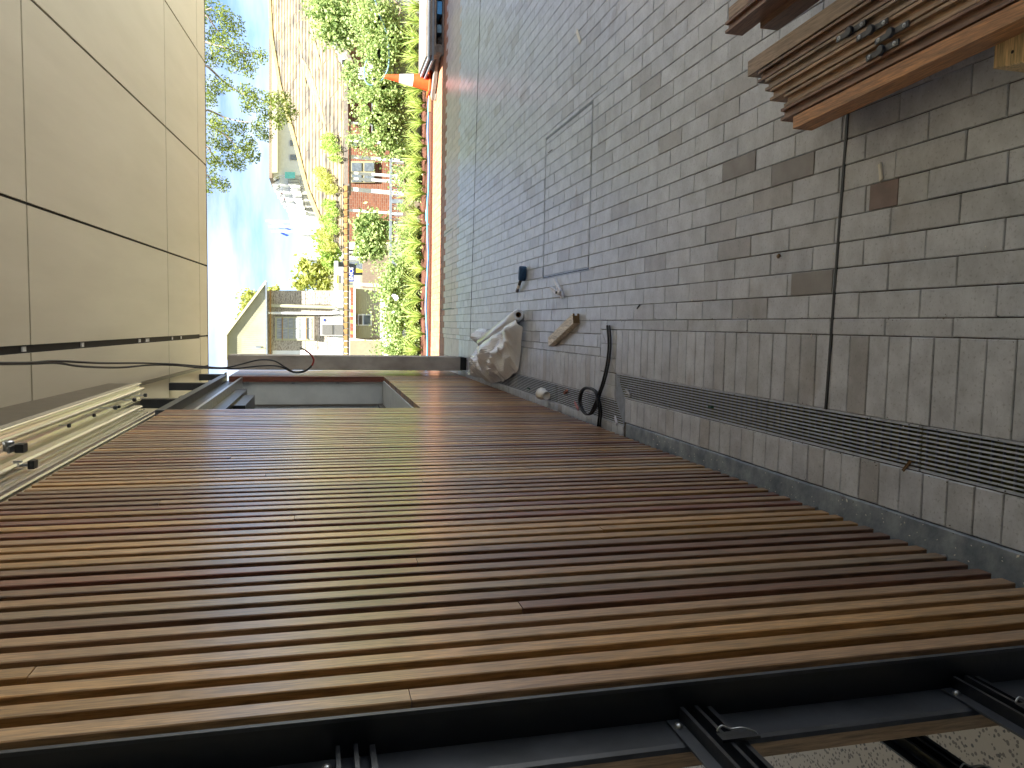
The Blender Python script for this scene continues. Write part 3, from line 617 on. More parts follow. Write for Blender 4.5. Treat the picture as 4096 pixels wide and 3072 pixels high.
pts = [(-5, zs_(-5) - zo + .016), (9.087, .016), (9.087, .10), (-5, zs_(-5) - zo + .10)]
v = [(x, p[0] - 9.087, p[1]) for x in (-5.5, 4.8) for p in pts]
m1.add(v, [(0, 1, 2, 3), (7, 6, 5, 4), (0, 4, 5, 1), (1, 5, 6, 2), (2, 6, 7, 3), (3, 7, 4, 0)]); m1.build('roof_deck', M['black'], sof)
MB().box(-5.5, 4.8, .001, .006, -.004, .105).build('edge_flashing', M['steel'], sof)
rw = thing('rear_light_blocker', 'unseen plain wall added behind the viewer to block light', 'wall'); base(rw, (-.3, -5.1, 0)); MB().box(-5.2, 5.2, 0, .2, -.02, 3.55).build('blocker_face', M['blocker'], rw); MB().box(-5.2, 5.2, -.03, .23, 3.552, 3.6).build('coping', M['steel'], rw)  # unseen wall, added to cut light from behind and darken the slat sides
sw = thing('side_light_blocker', 'unseen wall added to the right behind the viewer to block light', 'wall'); base(sw, (4.8, -4.9, 0)); MB().box(0, .2, 0, 5.4, -.02, 3.2).build('blocker_face', M['blocker'], sw); MB().box(-.02, .22, .0, 5.42, 3.202, 3.25).build('coping', M['steel'], sw)  # unseen wall, added to keep out light from the rear right
# slot details: white spacers and clips in the black slot
for y, L in ((4.53, .052), (5.36, .052), (6.57, .06), (6.76, .145), (7.59, .03), (7.92, .03)):
    m1 = MB(); m1.box(-.183, -.157, y - 9.087, y + L - 9.087, zs_(y) - zo + .008, zs_(y) - zo + .0155); m1.build('slot_spacer', M['white'], sof)
# trim along the soffit edge by the wall
m1 = MB(); v = [(x, y - 9.087, zs_(y) - zo + dz) for y in (-5, 8.70) for (x, dz) in ((-.52, -.022), (-.492, -.022), (-.492, -.002), (-.52, -.002))]
m1.add(v, [(3, 2, 1, 0), (4, 5, 6, 7), (0, 1, 5, 4), (1, 2, 6, 5), (2, 3, 7, 6), (3, 0, 4, 7)]); m1.build('edge_trim', M['brown'], sof)

# aluminium door track
trk = thing('sliding_door_track', 'bright aluminium sliding door head track above the slats', 'door track'); base(trk, (-.541, 5.824, 2.767)); trk.scale = (1.04,) * 3
pr = [(.092, .045), (.092, .002), (.088, -.003), (.085, -.003), (.085, .010), (.070, .012), (.066, .004), (.062, .004), (.062, -.014), (.055, -.020), (.050, -.020), (.050, .008), (.040, .008), (.040, -.006), (.037, -.006), (.037, .008), (.022, .010), (.018, .0), (.006, -.002), (.002, .006), (-.006, .006), (-.006, -.014), (-.010, -.014), (-.010, .008), (-.022, .008), (-.022, -.004), (-.025, -.004), (-.025, .008), (-.045, .008), (-.08, .008), (-.08, .045)]
MB().extr(pr, -5.2, 0).build('upper_track', M['alu'], trk)
pr2 = [(-.018, -.045), (-.018, -.085), (-.024, -.095), (-.030, -.095), (-.030, -.075), (-.040, -.075), (-.040, -.105), (-.046, -.105), (-.046, -.085), (-.056, -.085), (-.056, -.125), (-.062, -.125), (-.062, -.10), (-.075, -.10), (-.075, -.15), (-.082, -.15), (-.082, -.045)]
MB().extr(pr2, -5.2, -.42).build('lower_track', M['alu'], trk)
MB().extr([(-.030, -.185), (-.030, -.200), (-.075, -.21), (-.14, -.21), (-.14, -.185)], -5.2, -.60).build('bottom_flashing', M['alu'], trk)
for x_, z_ in ((-.045, -.208), (-.062, -.212), (-.085, -.215), (-.11, -.215), (-.13, -.215)): MB().box(x_, x_ + .003, -5.2, -.62, z_ - .008, z_ + .004).build('flashing_rib', M['alu'], trk)
MB().box(-.08, .088, -5.2, -.01, .046, .30).build('packing_board', M['brown'], trk)
for i, (y, x) in enumerate(((5.35, .03), (5.05, .03), (4.6, .03))):
    hg = MB(); hg.tube([(x, y - 5.6, .01), (x, y - 5.6, -.07)], .0035, 8); hg.build('hanger_bolt', M['galv'], trk)
    kn = MB(); kn.lathe([(0, 0), (.011, 0), (.012, .004), (.012, .016), (.008, .02), (0, .02)], 12, Matrix.Translation((x, y - 5.6, -.085))); kn.build('rubber_nut', M['rubber'], trk)
for y, x in ((3.85, .03), (4.25, .03), (4.75, .02)):
    MB().box(x, x + .003, y - 5.6, y - 5.6 + .018, -.055, -.02).box(x, x + .003, y - 5.6 - .02, y - 5.6 + .018, -.023, -.02).build('steel_clip', M['galv'], trk)
    MB().box(x - .008, x + .008, y - 5.612, y - 5.592, -.066, -.055).build('rubber_pad', M['rubber'], trk)
MB().box(-.042, -.012, -2.45, -2.41, -.142, -.12).build('end_stop', M['rubber'], trk)
st = MB(); st.tube([(-.03, -2.43, -.12), (-.03, -2.43, -.07)], .006, 8); st.tube([(-.015, -2.44, -.10), (-.015, -2.44, -.07)], .004, 8); st.build('stop_bolt', M['galv'], trk)
rc = thing('roller_carriage', 'steel roller carriage hanging in the track at the picture edge', 'roller'); base(rc, (-.494, 3.245, 2.663)); rc.scale = (.75,) * 3
MB().lathe([(0, 0), (.022, 0), (.026, .006), (.026, .05), (.02, .056), (0, .056)], 20, Matrix.Translation((0, 0, .02)) @ Matrix.Rotation(R(90), 4, 'Y') @ Matrix.Translation((-.02, 0, -.02))).build('roller', M['galv'], rc, smooth=False)
MB().box(-.012, .02, -.12, .03, -.005, .006).build('arm', M['galv'], rc); MB().box(-.02, .022, -.06, .0, -.045, -.006).build('rubber_block', M['rubber'], rc)

# cables
cb_ = thing('cable_pair', 'two loose black cables hanging from the soffit with a red end', 'cable')
base(cb_, (0, 0, 0))
A = [at(-60, 1452, 3.124), at(120, 1451, 3.432), at(226, 1444, 3.652), at(400, 1452, 4.048), at(564, 1452, 4.576), at(690, 1456, 5.016), at(790, 1464, 5.368), at(893, 1471, 5.544), at(960, 1458, 5.588), at(1035, 1440, 5.588), at(1095, 1443, 5.588), at(1140, 1468, 5.588), at(1180, 1488, 5.588), at(1225, 1480, 5.579), at(1250, 1458, 5.570)]
B = [at(-60, 1456, 3.124), at(120, 1455, 3.432), at(226, 1452, 3.652), at(330, 1466, 3.872), at(480, 1470, 4.312), at(600, 1460, 4.752), at(700, 1461, 5.060), at(800, 1471, 5.368), at(893, 1474, 5.544), at(960, 1472, 5.588), at(1050, 1463, 5.588), at(1120, 1466, 5.588), at(1170, 1488, 5.597), at(1215, 1487, 5.597), at(1246, 1466, 5.579)]
MB().tube(smoothpath(A), .0052, 8).build('cable_strand', M['rubber'], cb_, True); MB().tube(smoothpath(B), .0052, 8).build('cable_strand', M['rubber'], cb_, True)
Cc = [at(1248, 1462, 5.570), at(1255, 1440, 5.570), at(1243, 1418, 5.562), at(1222, 1402, 5.562)]
MB().tube(smoothpath(Cc), .0062, 8).build('red_core', M['red'], cb_, True)
MB().tube(smoothpath([at(1224, 1403, 5.562), at(1212, 1396, 5.562), at(1198, 1391, 5.562)]), .0048, 8).build('bare_tail', M['steel2'], cb_, True)

#PART2
# ================================================================== THINGS ON THE PAVING
from mathutils import noise as mnoise
# film roll with its loose sheet
fr_ = thing('plastic_film_roll', 'roll of white plastic film with a crumpled sheet spilling over the drain', 'plastic film'); base(fr_, (.09, 5.8, 0))
Ra = .046; A0 = Vector((0, 0, Ra + .002)); A1 = Vector((-.25, 1.40, Ra + .002)); ad = (A1 - A0).normalized()
mrot = Matrix.Translation(A0) @ ad.to_track_quat('Z', 'Y').to_matrix().to_4x4()
Lr = (A1 - A0).length
MB().lathe([(.021, .004), (.036, 0), (Ra, .006), (Ra + .002, .3), (Ra, .7), (Ra + .002, Lr - .01), (Ra - .004, Lr), (.021, Lr)], 32, mrot).build('roll', M['wfilm'], fr_, True)
MB().lathe([(.0205, -.002), (.0205, Lr), (.0175, Lr), (.0175, -.002), (.0205, -.002)], 24, mrot).build('cardboard_core', M['drybrown'], fr_, True)
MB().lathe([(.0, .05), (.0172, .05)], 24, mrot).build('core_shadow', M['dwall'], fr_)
nu, nv = 34, 26; sh = MB()
def lerp(tab, u):
    for (a, x), (b_, y) in zip(tab, tab[1:]):
        if u <= b_: k = (u - a) / (b_ - a); return Vector(x).lerp(Vector(y), k)
    return Vector(tab[-1][1])
Ledge = [(0, (-.10, -.09)), (.1, (-.30, .04)), (.22, (-.43, .10)), (.36, (-.50, .28)), (.5, (-.57, .55)), (.75, (-.62, 1.3)), (1, (-.60, 2.3))]
Redge = [(0, (-.03, -.03)), (.12, (-.042, .03)), (.3, (-.095, .32)), (.5, (-.155, .66)), (.75, (-.23, 1.08)), (1, (-.30, 1.5))]
for i in range(nu + 1):
    u = i / nu; p0 = lerp(Redge, u); p1 = lerp(Ledge, u); p1 = p1 + (p1 - p0) * (.07 * mnoise.noise((u * 7, 0, 4)) + .03 * mnoise.noise((u * 31, 2, 4)))
    for j in range(nv + 1):
        v_ = j / nv; q = p0.lerp(p1, v_)
        n1 = 1 - 2.6 * abs(mnoise.noise((q.x * 4.6 + q.y, q.y * 2.6, 3.1))); n2 = 1 - 2.4 * abs(mnoise.noise((q.x * 10 - q.y * 2, q.y * 5.5, 9.7))); n3 = mnoise.noise((q.x * 3.2, q.y * 1.9, 1.3))
        env = math.sin(math.pi * min(1, v_ * 1.02)) ** .7 * math.sin(math.pi * min(1, .06 + u * .93)) ** .5
        z = .008 + .055 * (1 - v_) ** 2 + env * (.09 + .05 * n3 + .06 * n1 + .034 * n2)
        if v_ > .9: z += .03 * (v_ - .9) * 10 * (.5 + n3)
        sh.v.append((q.x + .012 * n2 * env, q.y + .02 * n1 * env, max(.004, z)))
for i in range(nu):
    for j in range(nv): a = i * (nv + 1) + j; sh.f.append((a, a + 1, a + nv + 2, a + nv + 1))
sh.build('loose_sheet', M['wfilm'], fr_)
tl = MB(); pth = [(-.19, 1.25), (-.20, 1.5), (-.16, 1.72), (-.13, 1.86)]
for i in range(13):
    for j in range(13):
        u, v_ = i / 12, j / 12; x, y = -.13 - .17 * u, 1.35 + .5 * v_
        k = 1 - 2 * abs(mnoise.noise((x * 14, y * 8, 5))); r_ = max(0, 1 - ((u - .5) ** 2 + (v_ - .5) ** 2) * 4)
        tl.v.append((x + .02 * k, y + .03 * k, .003 + r_ * (.06 + .06 * k)))
for i in range(12):
    for j in range(12): a = i * 13 + j; tl.f.append((a, a + 1, a + 14, a + 13))
tl.build('crumpled_tail', M['wfilm'], fr_)
# timber offcut
bl = thing('timber_offcut', 'short pale timber offcut with a grooved edge lying on the bricks', 'timber block')
dr = Vector((-.155, .505, 0)).normalized(); base(bl, (.055, 4.485, 0), math.atan2(-dr.x, dr.y))
MB().extr([(-.031, .001), (.031, .001), (.031, .014), (.018, .014), (.018, .030), (.031, .030), (.031, .043), (-.031, .043)], 0, .54).build('block', M['block'], bl)
MB().extr([(-.0308, .0012), (.0308, .0012), (.0308, .0138), (.0178, .0138), (.0178, .0302), (.0308, .0302), (.0308, .0428), (-.0308, .0428)], -.0012, -.0002).build('end_grain', M['drybrown'], bl)
# paper cup
cu = thing('paper_cup', 'white paper cup lying on its side on the drain', 'cup'); base(cu, (-.475, 5.04, 0))
mc = Matrix.Translation((0, 0, .034)) @ Matrix.Rotation(R(-4), 4, 'Z') @ Matrix.Rotation(R(-84), 4, 'X')
MB().lathe([(.0, .008), (.026, .008), (.0265, 0), (.0285, 0), (.0405, .098), (.0385, .098), (.0275, .012)], 32, mc).build('body', M['card'], cu, True)
tr = MB(); tr.tube([mc @ Vector((.041 * math.cos(a), .041 * math.sin(a), .098)) for a in [k * math.pi / 14 for k in range(29)]], .0026, 6, False); tr.build('rim', M['card'], cu, True)
# mallet
ml = thing('rubber_mallet', 'blue rubber mallet with short handle lying on the paving', 'mallet'); base(ml, (.405, 5.76, 0))
mh = Matrix.Translation((-.052, .012, .033)) @ Matrix.Rotation(R(-10), 4, 'Z') @ Matrix.Rotation(R(90), 4, 'Y')
MB().lathe([(0, 0), (.024, 0), (.029, .005), (.031, .02), (.0315, .055), (.031, .09), (.029, .105), (.024, .11), (0, .11)], 28, mh).build('head', M['blue'], ml, True)
MB().lathe([(0, -.0005), (.0235, -.0005)], 28, mh).build('worn_face', M['rubber'], ml)
MB().tube([(-.03, .03, .033), (-.075, .12, .026), (-.125, .215, .018)], [.011, .012, .014], 12).build('handle', M['brown'], ml, True)
MB().tube([(-.075, .12, .026), (-.1, .168, .022)], .0136, 12).build('handle_band', M['card'], ml, True)
# spring clamp
cl = thing('spring_clamp', 'silver spring clamp with open handles beside the access cover', 'clamp'); base(cl, (.225, 4.83, 0))
def flat(path, w_, t_, z):
    m1 = MB(); L, Rr = [], []
    P = [Vector((p[0], p[1], 0)) for p in path]
    for i, p in enumerate(P):
        d = (P[min(i + 1, len(P) - 1)] - P[max(i - 1, 0)]).normalized(); n_ = Vector((-d.y, d.x, 0)); wi = w_[i] if isinstance(w_, (list, tuple)) else w_
        L.append(p + n_ * wi / 2); Rr.append(p - n_ * wi / 2)
    poly = L + Rr[::-1]; m1.prism([(p.x, p.y) for p in poly], z, z + t_); return m1
flat([(-.035, -.03), (-.012, -.005), (.01, .03), (.05, .09), (.10, .155)], [.012, .03, .03, .02, .014], .016, .004).build('arm', M['flagw'], cl)
flat([(.012, -.045), (.0, -.01), (.0, .03), (.02, .11), (.045, .19)], [.012, .03, .03, .02, .014], .016, .022).build('arm', M['flagw'], cl)
MB().lathe([(0, 0), (.009, 0), (.009, .045), (0, .045)], 14, Matrix.Translation((.0, .012, .002))).build('pivot', M['rubber'], cl)
MB().tube(smoothpath([(.05, .09, .025), (.03, .075, .03), (.012, .06, .03), (.0, .085, .03), (.016, .1, .03)]), .003, 6).build('spring', M['galv'], cl)
# black strap
sp = thing('rubber_strap', 'black rubber strap coiled over the drain grate with a long loose end', 'strap'); base(sp, (-.3, 4.05, 0))
pts = [(.013, 3.965, .01), (-.03, 3.945, .012), (-.10, 3.932, .012), (-.19, 3.945, .014), (-.29, 3.99, .016), (-.37, 4.04, .022), (-.44, 4.085, .03), (-.49, 4.12, .04), (-.50, 4.18, .05), (-.47, 4.25, .055), (-.42, 4.275, .055), (-.37, 4.25, .05), (-.345, 4.17, .045), (-.36, 4.07, .035), (-.41, 4.03, .03), (-.47, 4.02, .022), (-.53, 4.045, .016), (-.56, 4.06, .012)]
P3 = smoothpath([(p[0] + .3, p[1] - 4.05, p[2] - .004) for p in pts], 6)
for nm, dz in (('strand', 0), ('strand', .0115)):
    MB().tube([p + Vector((0, .004 * (dz > 0), dz)) for p in P3], .0058, 6).build(nm, M['rubber'], sp, True)
P4 = smoothpath([(-.13, .02, .02), (-.19, .07, .035), (-.2, .15, .05), (-.16, .215, .06), (-.10, .22, .06), (-.055, .15, .05), (-.06, .04, .035), (-.10, -.01, .025)], 6)
MB().tube(P4, .0058, 6).build('inner_coil', M['rubber'], sp, True)
# stacked slats waiting on a bearer
dS = R(2.6)
def stock_profile(w_, groove):
    if groove: return [(0, 0), (w_, 0), (w_, .065), (w_ * .78, .065), (w_ * .78, .052), (w_ * .24, .052), (w_ * .24, .065), (0, .065)]
    return [(0, 0), (w_, 0), (w_, .065), (0, .065)]
ends = [(.0, 2.102, 0), (.040, 2.17, 1), (.0795, 2.155, 1), (.119, 2.235, 1), (.158, 2.265, 1), (.197, 2.31, 1), (.237, 2.375, 0)]
lbs = ['orange hardwood slat on the stack edge nearest the drain', 'second slat of the stacked timber, beside the orange edge slat', 'third slat of the stacked timber carrying the lowest black clip', 'fourth slat in the middle of the stacked timber', 'fifth slat of the stacked timber with a black clip', 'sixth slat of the stacked timber next to the wide rightmost slat', 'wide brown slat on the right side of the main stack']
for i, (dx, ye, gv) in enumerate(ends):
    t = thing('timber_length', lbs[i], 'timber slat', 'slats stacked on the bearer'); base(t, (.612 + dx + .002, ye, .0905), dS)
    MB().extr(stock_profile(.037 if i < 6 else .05, gv), -2.2, 0).build('board', M['orange'] if i == 0 else M['slatY'], t)
for i, (x, ye, z) in enumerate(((.985, 2.31, .0905), (1.024, 2.30, .0905), (1.062, 2.21, .0905), (1.10, 2.22, .0905), (1.0, 2.42, .156), (1.04, 2.40, .156))):
    t = thing('timber_length', ['brown slat at the front of the right-hand timber pile', 'second slat of the right-hand timber pile', 'third slat of the right-hand timber pile with its end set back', 'fourth slat of the right-hand timber pile at the picture edge', 'upper slat of the right-hand pile overhanging the ends below', 'upper slat of the right-hand pile at the picture edge'][i], 'timber slat', 'slats stacked on the bearer')
    base(t, (x, ye, z), dS); MB().extr(stock_profile(.037, i in (1, 4)), -2.2, 0).build('board', M['slatY'], t)
be = thing('timber_bearer', 'pale pine bearer with nail holes under the stacked slats', 'timber block'); base(be, (.56, 1.33, 0))
MB().prism([(.0, -.12), (1.0, -.12), (1.0, .12), (.035, .12)], .0, .0895, ch=.003).build('beam', M['pine'], be)
for x, y in ((.055, .07), (.06, -.02), (.10, .04)): MB().lathe([(0, .0903), (.004, .0903)], 10, Matrix.Translation((x, y, 0))).build('nail_hole', M['dwall'], be)
z6 = lambda x, y: (2800 + x / 1.707, y / 1.707)
for i, (cx, cy, lb) in enumerate(((1030, 215, 'black slat clip highest in the row on the stacked timber'), (1175, 205, 'black slat clip second along the stacked timber'), (1310, 225, 'black slat clip third along the stacked timber'), (1245, 345, 'black slat clip sitting nearest the orange slat'))):
    p = gr(*z6(cx, cy), .158); t = thing('slat_clip', lb, 'clip', 'black clips on the stacked slats'); base(t, (p.x, p.y, .1555), dS)
    MB().box(-.0075, .0075, -.058, .058, .0005, .005).build('plate', M['steel2'], t)
    MB().lathe([(0, .013), (.011, .013), (.0135, .009), (.0135, .005), (0, .005)], 16).build('boss', M['steel2'], t)
    for y in (-.045, .045): MB().lathe([(.002, .0062), (.0055, .0068), (.006, .005)], 12, Matrix.Translation((0, y, 0))).build('screw', M['galv'], t, True)
# small litter
def litter(name, p, size, rz, mat, label, cat, z=.002, group=None):
    m1 = MB(); a, b_, h = size
    m1.prism([(-a / 2, -b_ / 2), (a / 2, -b_ / 2 * .8), (a / 2 * .9, b_ / 2), (-a / 2 * .9, b_ / 2 * .9)], 0, h, ch=min(h * .4, .002)); o = m1.build(name, mat); o.location = (p[0], p[1], z); o.rotation_euler = (0, 0, rz)
    return tag(o, label, cat, group)
litter('plastic_tag', (.455, 1.895), (.013, .056, .006), R(-78), M['card'], 'white plastic strip on the bricks by the stained brick', 'plastic strip')
litter('paper_scrap', (1.79, 4.63), (.03, .13, .004), R(-50), M['card'], 'white paper scrap far out on the right paving', 'scrap')
litter('pink_packer', (-.486, 4.49), (.02, .09, .005), R(-25), M['pink'], 'pink plastic packer lying along the drain edge', 'packer')
litter('rust_scrap', (-.417, 4.70), (.018, .07, .012), R(20), M['copper'], 'rusty scrap lying on the drain grate past the strap', 'scrap')
litter('steel_offcut', (-.331, 3.664), (.012, .07, .012), R(-20), M['galv'], 'short steel offcut on the corner grate', 'offcut')
litter('steel_offcut', (-.495, 3.83), (.014, .05, .008), R(-50), M['flagw'], 'pale offcut at the outer edge of the corner grate', 'offcut')
p = gr(2850, 1628); litter('green_packer', (p.x, p.y), (.010, .03, .012), R(5), M['green'], 'small dark green packer standing on the near grate', 'packer')
p = gr(3630, 1863); litter('dry_leaf', (p.x, p.y), (.010, .045, .0015), R(50), M['drybrown'], 'dry brown leaf on the near grate edge', 'leaf')
litter('green_packer', (-.473, 5.61), (.012, .05, .01), R(0), M['green'], 'dark green packer on the far grate before the film', 'packer')
p = gr(2557, 1226); litter('bent_nail', (p.x, p.y), (.005, .045, .005), R(30), M['rubber'], 'thin black nail lying on the bricks', 'nail')
p = gr(3120, 1024); litter('dark_pebble', (p.x, p.y), (.012, .016, .008), R(30), M['drybrown'], 'tiny brown pebble near the control joint', 'pebble')
spk = MB()
for i in range(150):
    x, y = random.uniform(-.56, -.5), random.uniform(1.2, 3.4)
    if random.random() < .45: x, y = random.uniform(-.5, 1.0), random.uniform(1.3, 4.5)
    r_ = random.uniform(.0006, .0016) * (1 if random.random() < .9 else 1.8); zt = .0065 if x < -.497 else .0012
    a = random.uniform(0, 6.28); spk.prism([(x + r_ * math.cos(a + k * 1.57) * (1 if k % 2 else 2), y + r_ * math.sin(a + k * 1.57) * (1 if k % 2 else 2)) for k in range(4)], zt, zt + r_ * .7)
o = spk.build('chips', M['card'], kind='stuff'); o['label'] = 'fine white chips and dust scattered on plinth and bricks'; o['category'] = 'chips'
gt = MB()
for i in range(420):
    y = random.uniform(1.2, 6.0); x = random.choice((-.244, -.366, -.494, -.009, .042)) + random.gauss(0, .006)
    if y > 3.7: x = random.choice((-.386, -.513, -.163, .042)) + random.gauss(0, .006)
    r_ = random.uniform(.0006, .0018); a = random.uniform(0, 6.28); zt = .0062 if x < -.4945 and y < 3.69 else .0006
    gt.prism([(x + r_ * math.cos(a + k * 1.57), y + r_ * 1.6 * math.sin(a + k * 1.57)) for k in range(4)], zt, zt + r_)
o = gt.build('grit', M['bed'], kind='stuff'); o['label'] = 'dark grit gathered along the drain and brick edges'; o['category'] = 'grit'
for (sx, sy) in ((3056 + 443 / 2.127, 1400 + 1315 / 2.127), (2900 + 1618 / 1.8437, 1700 + 942 / 1.8437), (2900 + 70 / 1.8437, 1700 + 365 / 1.8437)):
    p = gr(sx, sy, .01); m1 = MB(); m1.tube([(0, 0, 0), (0, 0, .022)], .0055, 10); o = m1.build('weep_tube', M['galv']); o.location = (p.x - .01, p.y, .006)
    tag(o, {3264: 'steel tube stub on the plinth, middle of the three', 3777: 'steel tube stub on the plinth nearest the camera', 2937: 'steel tube stub on the plinth farthest from the camera'}[int(sx)], 'tube', 'tube stubs on the plinth')

# ================================================================== GARDEN
gb = MB(); gb.box(-4, 14, 11.0, 12.2, -.03, .03); gb.build('garden_bed', M['mulch'], kind='structure')
def slab(pts, Y, t, mb=None):                    # surveyed outline at distance Y, given a real thickness t
    mb = mb or MB(); F = [at(a, b_, Y) for a, b_ in pts]; n = len(F); B = [p + Vector((0, t, 0)) for p in F]
    f = [tuple(range(n)), tuple(range(n, 2 * n))[::-1]]
    for i in range(n): j = (i + 1) % n; f.append((j, i, n + i, n + j))
    return mb.add(F + B, f)
def rect(a, b_, y0, y1): return [(a, y0), (b_, y0), (b_, y1), (a, y1)]
gw = thing('garden_wall', 'pale grey rendered garden wall behind the strappy plants', 'garden wall'); base(gw, (4, 12.2, 0))
for x0, x1 in ((2.86, 4.4), (4.42, 5.9), (5.92, 7.4), (7.42, 9)): MB().box(x0 - 4, x1 - 4, 0, .12, -.02, .72).build('panel', M['gwall'], gw)
MB().box(2.80 - 4, 9 - 4, -.02, .14, .722, .77).build('coping', M['gwall'], gw)
lf = thing('paling_fence', 'low weathered paling fence half covered by ivy', 'fence'); base(lf, (1, 12.22, 0))
pa = MB(); x = -3.2
while x < 2.84:
    wd = random.uniform(.018, .03); h = .27 + .05 * (1 - (x + .3) / 3.1) + random.uniform(-.006, .006)
    pa.box(x - 1, x + wd - 1.003, random.uniform(0, .012), .03, -.02, h); x += wd
pa.build('palings', M['paling'], lf, kind='stuff'); MB().box(-4.2, 1.84, .031, .06, .15, .20).build('fence_rail', M['timber'], lf)
rl = thing('balustrade', 'grey metal balustrade behind the paling fence', 'railing'); base(rl, (1.8, 13, 0))
MB().box(.98 - 1.8, 2.76 - 1.8, 0, .04, .39, .43).build('top_rail', M['rail'], rl); MB().box(.98 - 1.8, 2.76 - 1.8, .012, .022, .30, .306).build('mid_wire', M['rail'], rl)
for i in range(34): x = .99 + i * .0535; MB().box(x - 1.8, x - 1.8 + .012, .014, .028, .12, .39).build('baluster', M['rail'], rl)
MB().box(1.0 - 1.8, 1.06 - 1.8, -.01, .05, .0, .43).build('end_post', M['rail'], rl); MB().box(2.0 - 1.8, 2.06 - 1.8, -.01, .05, .0, .389).build('post', M['rail'], rl)

def leaf(mb, p, s, asp=.5, up=.3):
    d = Vector((random.gauss(0, 1), random.gauss(0, 1), random.gauss(0, 1) + up)).normalized(); a = d.orthogonal().normalized()
    a = (Matrix.Rotation(random.uniform(0, 6.28), 3, d) @ a); b_ = d.cross(a)
    s *= random.uniform(.65, 1.3)
    mb.add([p - a * s * .5, p + b_ * s * asp * .5 + d * s * .06, p + a * s * .5, p - b_ * s * asp * .5 + d * s * .06], [(0, 1, 2, 3)])
def leafpatch(mb, blobs, Y, dens, s, dy=.14, asp=.75):
    for (sx, sy, rx, ry) in blobs:
        n = int(dens * rx * ry / 1000)
        for _ in range(n):
            a = random.uniform(0, 6.28); r_ = abs(random.gauss(0, .62))
            if mnoise.noise((sx + r_ * rx * math.cos(a)) * Vector((.03, 0, 0)) + Vector((0, (sy + r_ * ry * math.sin(a)) * .03, 3))) < -.38: continue
            p = at(sx + r_ * rx * math.cos(a), sy + r_ * ry * math.sin(a), Y - abs(random.gauss(0, dy))); leaf(mb, p, s, asp)
iv = MB()
leafpatch(iv, [(1500, 60, 95, 80), (1570, 150, 110, 70), (1520, 210, 80, 60), (1510, 330, 60, 60), (1560, 370, 110, 45), (1500, 420, 60, 60), (1540, 480, 85, 55), (1520, 560, 85, 60), (1600, 600, 70, 40), (1470, 470, 30, 40), (1640, 700, 60, 55), (1660, 760, 50, 40)], 12.16, 820, .042)
leafpatch(iv, [(1610, 830, 20, 20), (1640, 920, 60, 40), (1650, 1010, 75, 70), (1600, 1090, 75, 60), (1560, 1170, 50, 70), (1620, 1220, 90, 75), (1590, 1300, 70, 70), (1620, 1390, 90, 60), (1570, 1420, 50, 40), (1660, 1330, 60, 60)], 12.14, 760, .040)
o = iv.build('ivy', M['ivy'], kind='stuff'); o['label'] = 'ivy and creeper spilling over the garden wall and palings'; o['category'] = 'ivy'
tw = MB()
for _ in range(26):
    a = at(random.uniform(1560, 1690), random.uniform(250, 1400), 12.15); p = [a]
    for k in range(5): p.append(p[-1] + Vector((random.uniform(-.12, .12), random.uniform(-.01, .01), random.uniform(-.06, .05))))
    tw.tube(p, .004, 4)
o = tw.build('ivy_stems', M['bark'], kind='stuff'); o['label'] = 'bare creeper stems on the garden wall'; o['category'] = 'ivy'

def strap_plant(mb, n, h, spread):
    for _ in range(n):
        a = random.uniform(0, 6.28); L = h * random.uniform(.6, 1.15); lean = spread * random.uniform(.2, 1.1); w_ = random.uniform(.008, .016)
        d = Vector((math.cos(a), math.sin(a), 0)); s_ = Vector((-d.y, d.x, 0)); pr = []
        for k in range(5):
            t = k / 4; pr.append((d * (lean * t ** 1.8 * L + .02 * t) + Vector((0, 0, L * (t - .35 * lean * t ** 2.6))), w_ * (1 - t) ** .6 * .5 + .0006))
        v = []
        for p, wd in pr: v += [p + s_ * wd, p - s_ * wd]
        mb.add(v, [(2 * k, 2 * k + 1, 2 * k + 3, 2 * k + 2) for k in range(4)])
protos = []
for i in range(5):
    m1 = MB(); strap_plant(m1, 60, .40, .9); me = m1.mesh('strap_plant'); me.materials.append(M['blade']); protos.append(me)
xx = -.62; i = 0
while xx < 5.4:
    o = obj('strap_plant', protos[i % 5], None, (xx, 11.42 + random.uniform(-.18, .22), .03), (0, 0, random.uniform(0, 6)), [random.uniform(.75, 1.15)] * 3)
    tag(o, 'bright green strap-leaved plant in the row along the sunlit garden edge', 'plant', 'strap-leaved plants along the garden bed')
    xx += random.uniform(.14, .26); i += 1
hp = MB(); hp.tube(smoothpath([(x, 11.06 + .02 * math.sin(x * 3), .055 + .012 * math.sin(x * 5)) for x in [-.8 + k * .35 for k in range(20)]], 4), .012, 8)
hp.tube(smoothpath([at(1712, 820, 11.06), at(1705, 850, 11.08), at(1706, 880, 11.05), at(1714, 900, 11.04)]), .011, 8)
tag(hp.build('irrigation_pipe', M['hose'], None, True), 'bright blue irrigation pipe along the garden edge', 'pipe')
hs_ = MB(); hs_.tube(smoothpath([at(1490, -40, 11.9), at(1515, 50, 11.9), at(1545, 130, 11.9), at(1556, 200, 11.9), at(1553, 270, 11.9), at(1528, 320, 11.9), at(1490, 340, 11.9), at(1466, 330, 11.9), at(1457, 300, 11.9), at(1462, 255, 11.95), at(1480, 215, 12.0)]), .012, 8)
tag(hs_.build('loose_hose', M['hoseg'], None, True), 'grey-blue hose looping over the ivy above the cone', 'hose')
hs_ = MB(); hs_.tube(smoothpath([at(1500, 22, 11.9), at(1530, 5, 11.9), at(1565, -5, 11.9), at(1595, 22, 11.9), at(1602, 42, 11.9), at(1593, 66, 11.9)]), .010, 8)
tag(hs_.build('broken_conduit', M['paling'], None, True), 'pale broken conduit bent over the ivy at the picture edge', 'conduit')
